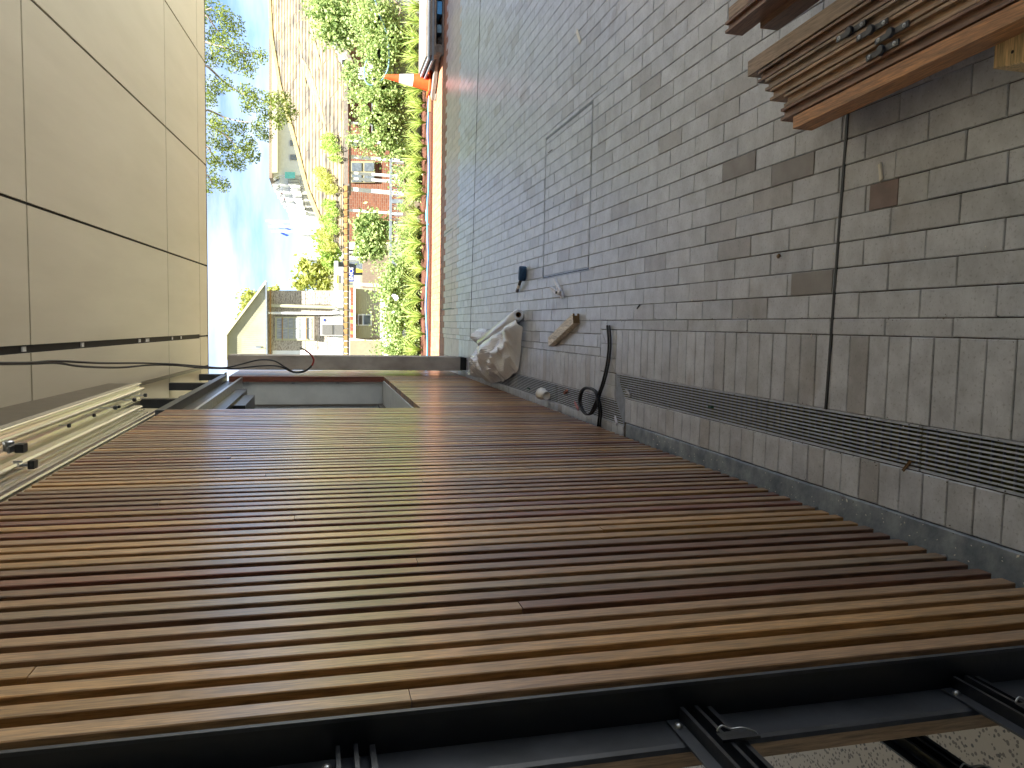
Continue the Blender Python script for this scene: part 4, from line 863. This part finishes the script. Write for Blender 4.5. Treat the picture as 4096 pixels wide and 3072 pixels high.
pp = MB(); pp.box(-.018, .018, -.018, .018, 0, .62); o = pp.build('white_stake', M['white']); q = at(1450, 312, 12.35); o.location = (q.x, 12.35, .35); tag(o, 'thin white stake behind the ivy left of the cone', 'stake')
# traffic cone
cn = thing('traffic_cone', 'orange traffic cone with a white band by the garden edge', 'traffic cone'); q = at(1722, 331, 10.98); base(cn, (q.x, 10.98, .06))
cn.rotation_euler = (R(-2), R(3), 0)
def cr(z): return .118 + (.026 - .118) * z / .62
MB().prism([(-.16, -.16), (.16, -.16), (.16, .16), (-.16, .16)], -.005, .022, ch=.008).build('base_plate', M['orangep'], cn)
for nm, a, b_, mt, d in (('lower_body', .022, .235, 'orangep', 0), ('reflective_band', .235, .425, 'refl', .0015), ('upper_body', .425, .62, 'orangep', 0)):
    MB().lathe([(cr(a) + d, a), (cr((a + b_) / 2) + d, (a + b_) / 2), (cr(b_) + d, b_)], 28).build(nm, M[mt], cn, True)
MB().lathe([(.026, .62), (.022, .628), (.016, .628), (.014, .6)], 20).build('tip', M['orangep'], cn, True)
# pallet with stacked boards
pt = thing('timber_pallet', 'weathered pallet stacked with grey boards at the picture edge', 'pallet'); base(pt, (4.1, 10.1, 0))
for i in range(4): MB().box(-.62, 1.2, i * .24 - .02, i * .24 + .08, .003, .022).build('bottom_board', M['timber'], pt)
for x in (-.6, .1, .8): MB().box(x, x + .1, -.01, .78, .023, .105).build('block', M['timber'], pt)
for k in range(5): MB().box(-.66 + random.uniform(-.06, .03), 1.2, -.03 + random.uniform(-.01, .02) + k * .015, .80, .106 + k * .024, .128 + k * .024).build('stacked_board', M['rail'] if k % 2 else M['timber'], pt)
for x, w_ in ((-.35, .1), (-.12, .16), (.3, .12)): tag_o = MB().box(x, x + w_, .0, .5, .03, .09).build('blue_wrap', M['hose'] if x > -.2 else M['hoseg'], pt)
t = thing('loose_plank', 'pale weathered plank lying beside the pallet below the cone', 'plank'); base(t, (3.42, 10.5, 0), R(-45)); MB().box(-.42, .42, -.06, .06, .022, .065).build('board', M['timber'], t); MB().box(-.5, .3, .08, .17, .003, .04).build('board', M['paling'], t); MB().box(-.40, -.32, -.10, .075, .001, .0215).build('packer', M['timber'], t)
t = thing('loose_plank', 'thin orange-brown timber length under the traffic cone', 'plank'); base(t, (3.55, 11.03, 0), R(-3)); MB().box(-.55, .6, -.03, .03, .03, .06).build('board', M['orange'], t)
# ================================================================== BEYOND THE GARDEN
def clip_poly(poly, f0):                          # keep where f0(p) >= 0
    o = []
    for i, p in enumerate(poly):
        q = poly[(i + 1) % len(poly)]; a, b_ = f0(p), f0(q)
        if a >= 0: o.append(p)
        if (a >= 0) != (b_ >= 0): o.append(p.lerp(q, a / (a - b_)))
    return o
# --- brick house with the big tiled roof
bh = thing('brick_house', 'old brick house with a huge weathered tiled roof full of weeds', 'house'); base(bh, (5, 27, -2.3))
OFF = Vector((5, 27, -2.3))
def bpart(mb, name, mat, parent=bh, off=OFF, **k):
    mb.v = [tuple(Vector(p) - off) for p in mb.v]; return mb.build(name, mat, parent, **k)
KS = .35; EZ, EY = .77, 26.0
def onroof(sx, sy):
    d = ray(sx, sy); t = (EZ - KS * EY - EYE.z) / (d.z - KS * d.y); return EYE + d * t
outl = [onroof(*p) for p in ((1372, 1010), (1310, 930), (1240, 760), (1180, 530), (1130, 350), (1096, 150), (1082, -120), (1215, -120), (1330, 190), (1374, 290), (1374, 700))]
rf = MB(); y = 24.5; step = .34
while y < 46:
    pl_ = clip_poly(clip_poly(outl, lambda p: p.y - y), lambda p: y + step - p.y)
    if len(pl_) >= 3:
        up_ = [Vector((p.x, p.y, p.z + .05 * (1 - (p.y - y) / step))) for p in pl_]
        # split each course into tiles
        x0 = min(p.x for p in up_); x1 = max(p.x for p in up_); x = x0 + (random.random() - 1) * .3
        while x < x1:
            tl_ = clip_poly(clip_poly(up_, lambda p: p.x - x), lambda p: x + .3 - p.x)
            if len(tl_) >= 3:
                dz = random.uniform(-.012, .012); F = [p + Vector((0, 0, dz + .022 * math.sin((p.x - x) / .3 * math.pi))) for p in tl_]
                n = len(F); B = [p - Vector((0, 0, .09)) for p in F]
                rf.add(F + B, [tuple(range(n))] + [((i + 1) % n, i, n + i, n + (i + 1) % n) for i in range(n)])
            x += .3
    y += step
rfo = bpart(rf, 'roof_tiles', M['tile'], kind='stuff')
def rib(pts, r_, name, mat, **k): return bpart(MB().tube(pts, r_, 6), name, mat, **k)
rib([onroof(1310, 930) + Vector((0, 0, .06)), onroof(1240, 760) + Vector((0, 0, .06)), onroof(1180, 530) + Vector((0, 0, .06)), onroof(1130, 350) + Vector((0, 0, .06)), onroof(1096, 150) + Vector((0, 0, .06)), onroof(1084, -100) + Vector((0, 0, .06))], .11, 'hip_capping', M['lichen'])
for pts in ([(1205, 235), (1235, 300), (1275, 400), (1310, 520)], [(1190, 120), (1215, 260), (1228, 330)], [(1240, 60), (1260, 170), (1290, 270)]):
    m1 = MB(); Pq = smoothpath([onroof(*p) + Vector((0, 0, .045)) for p in pts], 8)
    for i in range(len(Pq) - 1):
        wd = .45 * math.sin((i + .5) / len(Pq) * math.pi) + .05; d = Vector((.95, .3, .1)) * wd
        m1.add([Pq[i] - d, Pq[i + 1] - d, Pq[i + 1] + d, Pq[i] + d], [(0, 1, 2, 3)])
    bpart(m1, 'lichen_streak', M['lichen'])
bpart(slab(rect(1376, 1392, 265, 780), 25.9, .12), 'gutter', M['timber']); bpart(slab(rect(1396, 1404, 480, 780), 25.95, .1), 'fascia_board', M['paling'])
bpart(slab([(1380, 300), (1640, 300), (1640, 965), (1380, 965)], 33, .3), 'front_wall', M['brickw'])
for a, b_, y0, y1, nm in ((1400, 1500, 645, 730, 'window'), (1400, 1462, 535, 585, 'window')):
    wn = bpart(slab(rect(a, b_, y0, y1), 32.9, .08), nm, M['winframe']); h = (y1 - y0)
    for j in range(2):
        for i in range(2): bpart(slab(rect(a + 7 + i * (b_ - a) / 2, a + (b_ - a) / 2 - 4 + i * (b_ - a) / 2, y0 + 6 + j * h / 2, y0 + h / 2 - 3 + j * h / 2), 32.87, .02), 'pane', M['glass'], wn)
for sy, w_ in ((490, 7), (562, 9), (625, 12), (690, 9), (712, 10), (755, 14), (840, 9)): bpart(slab([(1395, sy - w_ / 2), (1640, sy + w_ / 2 + 8), (1640, sy + w_ * 1.5 + 8), (1395, sy + w_ / 2)], 26.2, .12), 'verandah_post', M['white'])
# right-hand gable with mixed brick, barge board
bpart(slab([(1225, -60), (1330, 120), (1402, 255), (1470, 255), (1470, -60)], 21, .3), 'gable_wall', M['brickn'])
bpart(slab([(1298, 60), (1352, 158), (1412, 272), (1423, 268), (1368, 155), (1312, 56)], 20.8, .18), 'barge_board', M['timber'])
bpart(slab([(1285, 60), (1345, 205), (1385, 238), (1400, 200), (1330, 60)], 21.2, .1), 'barge_render', M['gwall'])
bpart(slab(rect(1368, 1392, 238, 252), 20.7, .14), 'downpipe_head', M['dwall'])
# --- long eave with a row of nose tiles and posts
pg = thing('tiled_eave', 'long low eave with a row of ochre nose tiles on timber posts', 'eave'); base(pg, (0, 24, .6)); OP = Vector((0, 24, .6))
def ppart(mb, name, mat, par=pg): mb.v = [tuple(Vector(p) - OP) for p in mb.v]; return mb.build(name, mat, par)
ppart(slab(rect(1390, 1397, 735, 1440), 24, .2), 'beam', M['timber']); ppart(slab(rect(1373, 1378, 735, 1440), 24.1, .1), 'tile_shadow_strip', M['dwall'])  # dark strip behind the nose tiles stands for the shadow above them
sy = 740
while sy < 1440:
    ppart(slab([(1378, sy + 2), (1374, sy + 5), (1376, sy + 12), (1380, sy + 23), (1389, sy + 22), (1389, sy + 1)], 23.95, .16), 'nose_tile', M['ochre']); sy += 25
for a in (1012, 1130): ppart(slab([(1398, a), (1560, a + 8), (1560, a + 20), (1398, a + 10)], 24.02, .12), 'post', M['paling'] if a < 1100 else M['white'])
# --- weatherboard house
wh = thing('weatherboard_house', 'peeling weatherboard house with cream clad gable and sash window', 'house'); base(wh, (0, 32, -2.3)); OW = Vector((0, 32, -2.3))
def wpart(mb, name, mat, par=wh, **k): mb.v = [tuple(Vector(p) - OW) for p in mb.v]; return mb.build(name, mat, par, **k)
gab = [(1064, 1128), (906, 1342), (906, 1440), (1066, 1440)]
wpart(slab(gab, 31.8, .3), 'gable_wall', M['cream'])
k = 1145; 
for sy in range(1146, 1440, 8):
    a = max(908, 1064 - (sy - 1128) * (158 / 214)) + 3
    wpart(slab(rect(a, 1062, sy, sy + 4.6), 31.74, .05), 'cladding_batten', M['cream'])
wpart(slab([(1068, 1128), (903, 1346), (897, 1340), (1062, 1120)], 31.6, .3), 'barge_board', M['cream'])
wpart(slab([(902, 1342), (908, 1342), (908, 1440), (902, 1440)], 31.6, .3), 'ridge_flashing', M['cream'])
wpart(slab([(1061, 1128), (1067, 1128), (1070, 1440), (1064, 1440)], 31.55, .4), 'fascia', M['rail'])
wpart(slab(rect(1078, 1084, 1160, 1440), 31.7, .1), 'bed_mould', M['ochre'])
wpart(slab(rect(1068, 1640, 1162, 1440), 32.15, .2), 'sheathing', M['board'])
sx = 1084
while sx < 1330:
    for (y0, y1) in ((1164, 1218),) + (((1232, 1262),) if sx < 1330 else ()) + (((1262, 1440),) if (sx < 1098) else ((1264, 1266), (1362, 1402)) if sx < 1252 else ((1264, 1402),)):
        if y1 - y0 > 4: wpart(slab([(sx, y0), (sx + 9.2, y0), (sx + 9.2, y1), (sx, y1)], 32.05 + random.uniform(-.006, .006), .09), 'weatherboard', M['board'])
    sx += 9.8
wpart(slab(rect(1090, 1345, 1402, 1440), 32.03, .1), 'corner_panel', M['white']); wpart(slab(rect(1330, 1640, 1164, 1440), 32.0, .1), 'white_panel', M['white'])
wn = wpart(slab(rect(1100, 1254, 1266, 1362), 31.98, .1), 'window', M['cream'])
xs6 = [1106, 1129, 1153, 1176, 1200, 1225, 1248]
for i in range(6):
    for j in range(2): wpart(slab(rect(xs6[i] + 1.6, xs6[i + 1] - 1.6, 1273 + j * 42, 1312 + j * 42), 31.965, .012), 'pane', M['curtain'], wn)
for i in (1, 5): wpart(slab(rect(xs6[i] - 1.4, xs6[i] + 1.4, 1270, 1358), 31.93, .03), 'sash_rail', M['ochre'], wn)
wpart(slab(rect(1254, 1259, 1264, 1364), 31.9, .14), 'sill', M['timber'], wn)
wpart(MB().tube([at(1072, 1252, 31.7), at(1092, 1252, 31.8), at(1330, 1254, 31.8)], .05, 8), 'downpipe', M['white'])
wpart(MB().tube([at(1082, 1222, 31.8), at(1340, 1230, 31.8), at(1352, 1238, 31.8)], .07, 8), 'downpipe', M['cream'])
wpart(MB().tube(smoothpath([at(1344, 1240, 31.75), at(1358, 1246, 31.75), at(1358, 1256, 31.75), at(1330, 1262, 31.75)]), .02, 6), 'cable', M['rubber'])
ac = wpart(slab(rect(1281, 1372, 1266, 1343), 31.7, .3), 'cooler_box', M['grey'])
for a in (1289, 1337): wpart(slab(rect(a, a + 40, 1299, 1338), 31.66, .03), 'grille', M['mesh'], ac)
wpart(slab([(1297, 1274), (1301, 1278), (1301, 1283), (1297, 1286), (1294, 1283), (1294, 1278)], 31.68, .015), 'badge', M['sblue'], ac)
wpart(slab(rect(1022, 1043, 1385, 1392), 31.7, .06), 'vent_fitting', M['rail'])
# --- lower lean-to with red tiles
ls = thing('lean_to', 'small lean-to with red tile edge, white boards and a little window', 'shed'); base(ls, (0, 22, -2.3)); OL = Vector((0, 22, -2.3))
def lpart(mb, name, mat, par=ls): mb.v = [tuple(Vector(p) - OL) for p in mb.v]; return mb.build(name, mat, par)
sx = 1424
while sx < 1512: lpart(slab([(sx, 1155), (sx + 9, 1155), (sx + 9, 1352), (sx, 1352)], 21.9 + random.uniform(-.005, .005), .1), 'weatherboard', M['cream'] if sx < 1485 else M['board']); sx += 9.4
lpart(slab(rect(1412, 1520, 1154, 1360), 22.02, .15), 'sheathing', M['board'])
wn = lpart(slab(rect(1432, 1488, 1256, 1302), 21.8, .1), 'window', M['white'])
lpart(slab(rect(1436, 1448, 1262, 1298), 21.77, .02), 'pane', M['brown'], wn); lpart(slab(rect(1456, 1481, 1262, 1298), 21.77, .02), 'pane', M['glass'], wn)
sy = 1150
while sy < 1352: lpart(slab([(1402 + random.uniform(-2, 2), sy), (1416, sy), (1416, sy + 13), (1404, sy + 13)], 21.7, .3), 'roof_tile', M['terra'] if random.random() < .6 else M['ochre']); sy += 14.5
lpart(slab(rect(1416, 1422, 1150, 1358), 21.6, .1), 'gutter', M['white'])
bw = slab(rect(1400, 1530, 1362, 1440), 21.5, .2); tag(bw.build('beige_wall', M['beige']), 'plain beige wall beside the lean-to', 'wall')
# --- signs and clutter under the eave
def sign(name, pts, Y, mat, label, cat='sign'):
    return tag(slab(pts, Y, .05).build(name, mat), label, cat)
s1 = sign('shop_sign', rect(1397, 1415, 1072, 1126), 28, M['sblue'], 'blue sign panel with white lettering under the eave')
sign('white_sign', rect(1418, 1441, 1102, 1180), 27.9, M['grey'], 'blank white notice board under the blue sign'); sign('yellow_sign', [(1425, 1073), (1450, 1080), (1452, 1088), (1425, 1090)], 27.8, M['yellow'], 'crumpled yellow notice beside the blue sign')
tc_ = bpy.data.curves.new('sign_letters', 'FONT'); tc_.body = 'ENCE'; tc_.size = .19; tc_.extrude = .004; to = bpy.data.objects.new('sign_letters', tc_); col.objects.link(to)
q = at(1412, 1122, 27.96); to.location = q; to.rotation_euler = (R(90), 0, 0); dg_ = bpy.context.evaluated_depsgraph_get(); me = bpy.data.meshes.new_from_object(to.evaluated_get(dg_)); bpy.data.objects.remove(to)
me.materials.clear(); me.materials.append(M['white']); lo = bpy.data.objects.new('sign_letters', me); col.objects.link(lo); lo.parent = s1; lo.location = q; lo.rotation_euler = (R(90), 0, 0)
kb = thing('street_kiosk', 'white framed shopfront awning rising behind the nose tiles', 'shopfront'); base(kb, (2, 34, -2.3)); OK_ = Vector((2, 34, -2.3))
def kpart(mb, name, mat): mb.v = [tuple(Vector(p) - OK_) for p in mb.v]; return mb.build(name, mat, kb)
kpart(slab(rect(1337, 1352, 1044, 1165), 34, .3), 'fascia', M['white']); kpart(slab(rect(1347, 1353, 1100, 1134), 33.9, .05), 'yellow_strip', M['yellow']); kpart(slab(rect(1352, 1640, 1048, 1100), 34.3, .2), 'shopfront_glass', M['glass']); kpart(slab(rect(1354, 1374, 1068, 1132), 33.95, .1), 'light_box', M['white'])
kpart(slab(rect(1450, 1560, 1030, 1160), 34.2, .2), 'shop_floor_wall', M['paling'])
# --- white apartment building
wb = thing('white_apartments', 'bright white apartment building with stepped gable roofs and balconies', 'building'); base(wb, (6, 60, -2.4)); OB = Vector((6, 60, -2.4))
def apart(mb, name, mat, par=wb): mb.v = [tuple(Vector(p) - OB) for p in mb.v]; return mb.build(name, mat, par)
apart(slab([(1095, -150), (1700, -150), (1700, 700), (1095, 700)], 60, 3), 'front_wall', M['white'])
apart(slab(rect(1088, 1110, -150, 690), 58.6, .5), 'eave_fascia', M['cream']); apart(slab(rect(1076, 1089, -150, 712), 58.8, 4), 'roof_tiles', M['paling'])
for y0 in (560, 618):
    wnd = apart(slab(rect(1160, 1206, y0, y0 + 22), 59.9, .1), 'window', M['grey']); 
    for j in range(2): apart(slab(rect(1163, 1203, y0 + 2 + j * 10, y0 + 10 + j * 10), 59.87, .02), 'pane', M['glass'], wnd)
for i in range(7):
    y0 = 700 + i * 34 * (1 - i * .055); x0 = 1076 + i * 15 * (1 - i * .02); Yd = 60.5 + i * 1.2; h = 34 * (1 - i * .06)
    rfp = apart(slab([(x0, y0 + h * .5 - 14), (x0 + 3, y0 + h * .62), (x0 + 44 - i * 3, y0 - 4), (x0 + 40 - i * 3, y0 - 22)], Yd - .6, 2), 'gable_roof', M['white'])
    apart(slab([(x0 + 8, y0 + h * .3), (x0 + 38 - i * 3, y0 - 8), (x0 + 38 - i * 3, y0 + 14)], Yd - .3, .3), 'gable_face', M['terra'] if i in (2, 3, 4) else M['cream'])
    apart(slab([(x0 + 42 - i * 3, y0 - 22), (1700, y0 - 22), (1700, y0 + 40), (x0 + 42 - i * 3, y0 + 40)], Yd, 2), 'bay_wall', M['white'])
    if i < 5:
        bl_ = apart(slab(rect(1152 + i * 9, 1196 + i * 6, y0 + 18, y0 + 44), Yd - .15, .1), 'balcony_recess', M['mesh'])
        for j in range(4): apart(slab(rect(1152 + i * 9, 1196 + i * 6, y0 + 20 + j * 6, y0 + 22.2 + j * 6), Yd - .4, .06), 'balcony_bar', M['white'], bl_)
        apart(slab([(1160 + i * 9, y0 + 40), (1196 + i * 6, y0 + 38), (1200 + i * 6, y0 + 50), (1170 + i * 9, y0 + 50)], Yd - .8, .8), 'balcony_slab', M['white'])
        b2 = apart(slab(rect(1204 + i * 5, 1228 + i * 4, y0 + 16, y0 + 46), Yd - .12, .1), 'lower_balcony', M['grey'])
        for j in range(5): apart(slab(rect(1204 + i * 5, 1246 + i * 3, y0 + 18 + j * 5.5, y0 + 20 + j * 5.5), Yd - .3, .06), 'balcony_bar', M['white'], b2)
apart(slab(rect(1140, 1180, 688, 712), 59.5, .2), 'aqua_screen', M['aqua'])
apart(slab([(1190, 930), (1210, 1036), (1700, 1040), (1700, 880), (1160, 880)], 66, 3), 'end_block', M['white'])
apart(slab([(1155, 860), (1185, 935), (1700, 935), (1700, 840), (1150, 840)], 65, 3), 'end_block', M['white'])
# flags
for i, (sx0, sy0, sx1, fl_, mt) in enumerate(((1062, 884, 1170, [(1070, 884), (1096, 890), (1128, 894), (1136, 906), (1150, 910), (1140, 914), (1110, 905), (1085, 894)], 'flagw'), (1074, 906, 1175, [(1098, 906), (1120, 905), (1146, 910), (1166, 918), (1160, 922), (1138, 914), (1118, 914)], 'flagb'), (1086, 926, 1192, [(1112, 926), (1126, 926), (1140, 934), (1158, 940), (1148, 946), (1130, 938)], 'sblue'))):
    t = thing('flagpole', ['white flag on the tallest pole above the apartments', 'blue and white flag on the middle pole', 'dark blue flag on the lowest pole nearest the house'][i], 'flag', 'flagpoles by the white building'); q = at(sx1, sy0, 55); base(t, (q.x, q.y, q.z))
    m1 = MB().tube([at(sx0, sy0, 55) - q, Vector((0, 0, -.5))], .06, 6); m1.build('pole', M['white'], t)
    m1 = slab(fl_, 55, .03); m1.v = [tuple(Vector(p) - q) for p in m1.v]; m1.build('flag', M[mt], t)

# ================================================================== TREES
def tree_crown(mb, blobs, n, s, asp=.4):
    for (p, r_) in blobs:
        for _ in range(int(n * r_ ** 1.7)):
            d = Vector((random.gauss(0, 1), random.gauss(0, 1), random.gauss(0, 1))).normalized() * r_ * random.random() ** .4
            leaf(mb, Vector(p) + d * Vector((1, 1, .8)).x, s, asp, .1)
tr_ = thing('overhanging_tree', 'leafy tree drooping into the sky under the awning edge', 'tree'); TB = Vector((7.6, 15.5, -2.2)); base(tr_, TB)
tk = MB(); tk.tube([(0, 0, 0), (-.1, -.1, 2.5), (-.3, -.2, 5), (-.5, -.2, 8)], [.24, .2, .15, .06], 10)
br = MB(); cr_ = MB()
limbs = [[(560, 20), (700, 20), (800, 40), (850, 30)], [(740, 60), (820, 60), (860, 110), (900, 160)], [(700, 200), (820, 260), (900, 330), (980, 380), (1050, 400), (1120, 440)], [(740, 420), (830, 440), (900, 470), (960, 485), (1010, 490)], [(700, 560), (815, 580), (850, 620), (880, 660)], [(760, 470), (830, 500), (900, 540), (960, 590), (1020, 560)], [(780, 660), (830, 700), (850, 740)], [(720, 120), (830, 170), (900, 190), (960, 210), (1040, 220)]]
for L_ in limbs:
    P_ = [Vector((-.3, -.2, 5.2 + random.uniform(0, 1.5))) + TB] + [at(a, b_, 14.2 + random.uniform(-.3, .3)) for a, b_ in L_]
    sp_ = smoothpath(P_, 6); br.tube([p - TB for p in sp_], [.024 * (1 - k / len(sp_)) + .004 for k in range(len(sp_))], 6)
blobs = [(820, 30, 60), (890, 60, 45), (930, 110, 55), (860, 150, 50), (900, 190, 60), (980, 215, 45), (1040, 225, 35), (850, 230, 45), (940, 250, 45), (1000, 280, 35), (850, 350, 45), (900, 340, 35), (980, 370, 40), (1020, 400, 45), (1080, 400, 40), (1130, 400, 40), (1150, 450, 45), (1110, 480, 40), (1060, 460, 38), (990, 430, 30), (840, 400, 30), (860, 490, 45), (900, 520, 45), (960, 510, 35), (1030, 510, 35), (1060, 540, 35), (850, 570, 40), (910, 590, 45), (970, 600, 42), (1010, 620, 38), (1000, 570, 30), (860, 650, 40), (920, 650, 35), (960, 660, 30), (850, 720, 40), (890, 740, 35), (830, 760, 22), (700, 100, 120), (700, 350, 130), (700, 600, 120), (560, 250, 170), (520, 550, 150)]
for (a, b_, r_) in blobs:
    p = at(a, b_, 14.2 + random.uniform(-.5, .5)) - TB; rm = r_ / 3155 * 14.2
    for _ in range(int(230 * (r_ / 40) ** 1.8 * (1 if r_ < 80 else .5))):
        d = Vector((random.gauss(0, 1), random.gauss(0, 1), random.gauss(0, 1))).normalized() * rm * random.random() ** .5
        leaf(cr_, p + d, .056, .42, -.1)
tk.build('trunk', M['bark'], tr_, True); br.build('limbs', M['bark'], tr_, True); cr_.build('crown', M['leafbig'], tr_)
def bush(name, blobs, Y, s, mat, label, group=None, dens=60, trunk=None, gz=-2.4):
    sx, sy, r_ = blobs[0]; q = at(sx, sy, Y); B = Vector((q.x, Y, gz)); t = thing(name, label, 'tree' if 'tree' in name else 'shrub', group); base(t, B)
    m1 = MB()
    for (a, b_, r_) in blobs:
        p = at(a, b_, Y) - B; rm = r_ / 3155 * Y
        for _ in range(int(dens * (r_ / 20) ** 1.7)):
            d = Vector((random.gauss(0, .55), random.gauss(0, .5), random.gauss(0, .55))) * rm; leaf(m1, p + d, s, .5)
    m1.build('crown', mat, t); MB().tube([(0, 0, 0), (.05, 0, (q.z - gz) * .5), (0, 0, q.z - gz)], [.12, .08, .03], 6).build('trunk', M['bark'], t, True)
bush('garden_tree', [(1270, 1090, 40), (1220, 1060, 30), (1230, 1120, 35), (1290, 1140, 35), (1200, 1140, 25), (1310, 1060, 35)], 48, .3, M['yleaf'], 'yellow-green tree behind the weatherboard house roof', 'background trees', 130)
bush('garden_tree', [(1310, 1000, 40), (1290, 950, 28), (1330, 1050, 30), (1340, 990, 30)], 46, .28, M['blade'], 'bright green leafy tree left of the white apartments', 'background trees', 130)
bush('distant_tree', [(1000, 1190, 28), (985, 1230, 22), (960, 1270, 16), (1100, 1160, 14), (1080, 1165, 12)], 70, .4, M['yleaf'], 'distant tree top showing behind the cream gable', 'background trees', 150)
bush('shrub', [(1480, 890, 45), (1520, 930, 45), (1460, 960, 40), (1500, 1000, 45), (1440, 900, 28), (1450, 1010, 30)], 14.5, .09, M['ivy'], 'dense green shrub behind the balustrade', None, 130, gz=-2.2)
bush('shrub', [(1290, 40, 55), (1340, 90, 55), (1390, 40, 60), (1370, 150, 40), (1420, 130, 45), (1440, 60, 50), (1310, 130, 40)], 19, .11, M['ivy'], 'big ivy mass climbing the brick gable at the picture edge', None, 150, gz=-2.2)
bush('shrub', [(1410, 305, 40), (1420, 380, 30), (1400, 560, 18), (1400, 275, 25)], 18.5, .09, M['ivy'], 'dark ivy patch hanging below the gutter', None, 120, gz=-2.2)
for i, (blb, lb) in enumerate((([(1345, 560, 22), (1360, 600, 22), (1335, 590, 16), (1370, 640, 14)], 'lush weeds growing in the gutter near the brick window'), ([(1310, 690, 20), (1330, 720, 24), (1350, 760, 22), (1320, 750, 18)], 'yellow weeds on the tiled roof above the posts'), ([(1345, 820, 20), (1360, 850, 20), (1340, 880, 22), (1355, 920, 22)], 'straggling weeds along the roof edge above the nose tiles'), ([(1335, 950, 20), (1350, 990, 20), (1320, 930, 16)], 'green weeds at the far low corner of the tiled roof'))):
    q = onroof(*blb[0][:2]); m1 = MB()
    for (a, b_, r_) in blb:
        for _ in range(int(260 * (r_ / 20) ** 1.7)):
            an = random.uniform(0, 6.28); rr = r_ * random.random() ** .5; p = onroof(a + rr * math.cos(an), b_ + rr * math.sin(an)) + Vector((0, -.12, .12 + random.uniform(0, .25))); leaf(m1, p - q, .13, .28, 0)
    o = m1.build('roof_weeds', M['blade'] if i % 2 == 0 else M['yleaf']); o.location = q; tag(o, lb, 'weeds', 'weeds growing on the tiled roof')
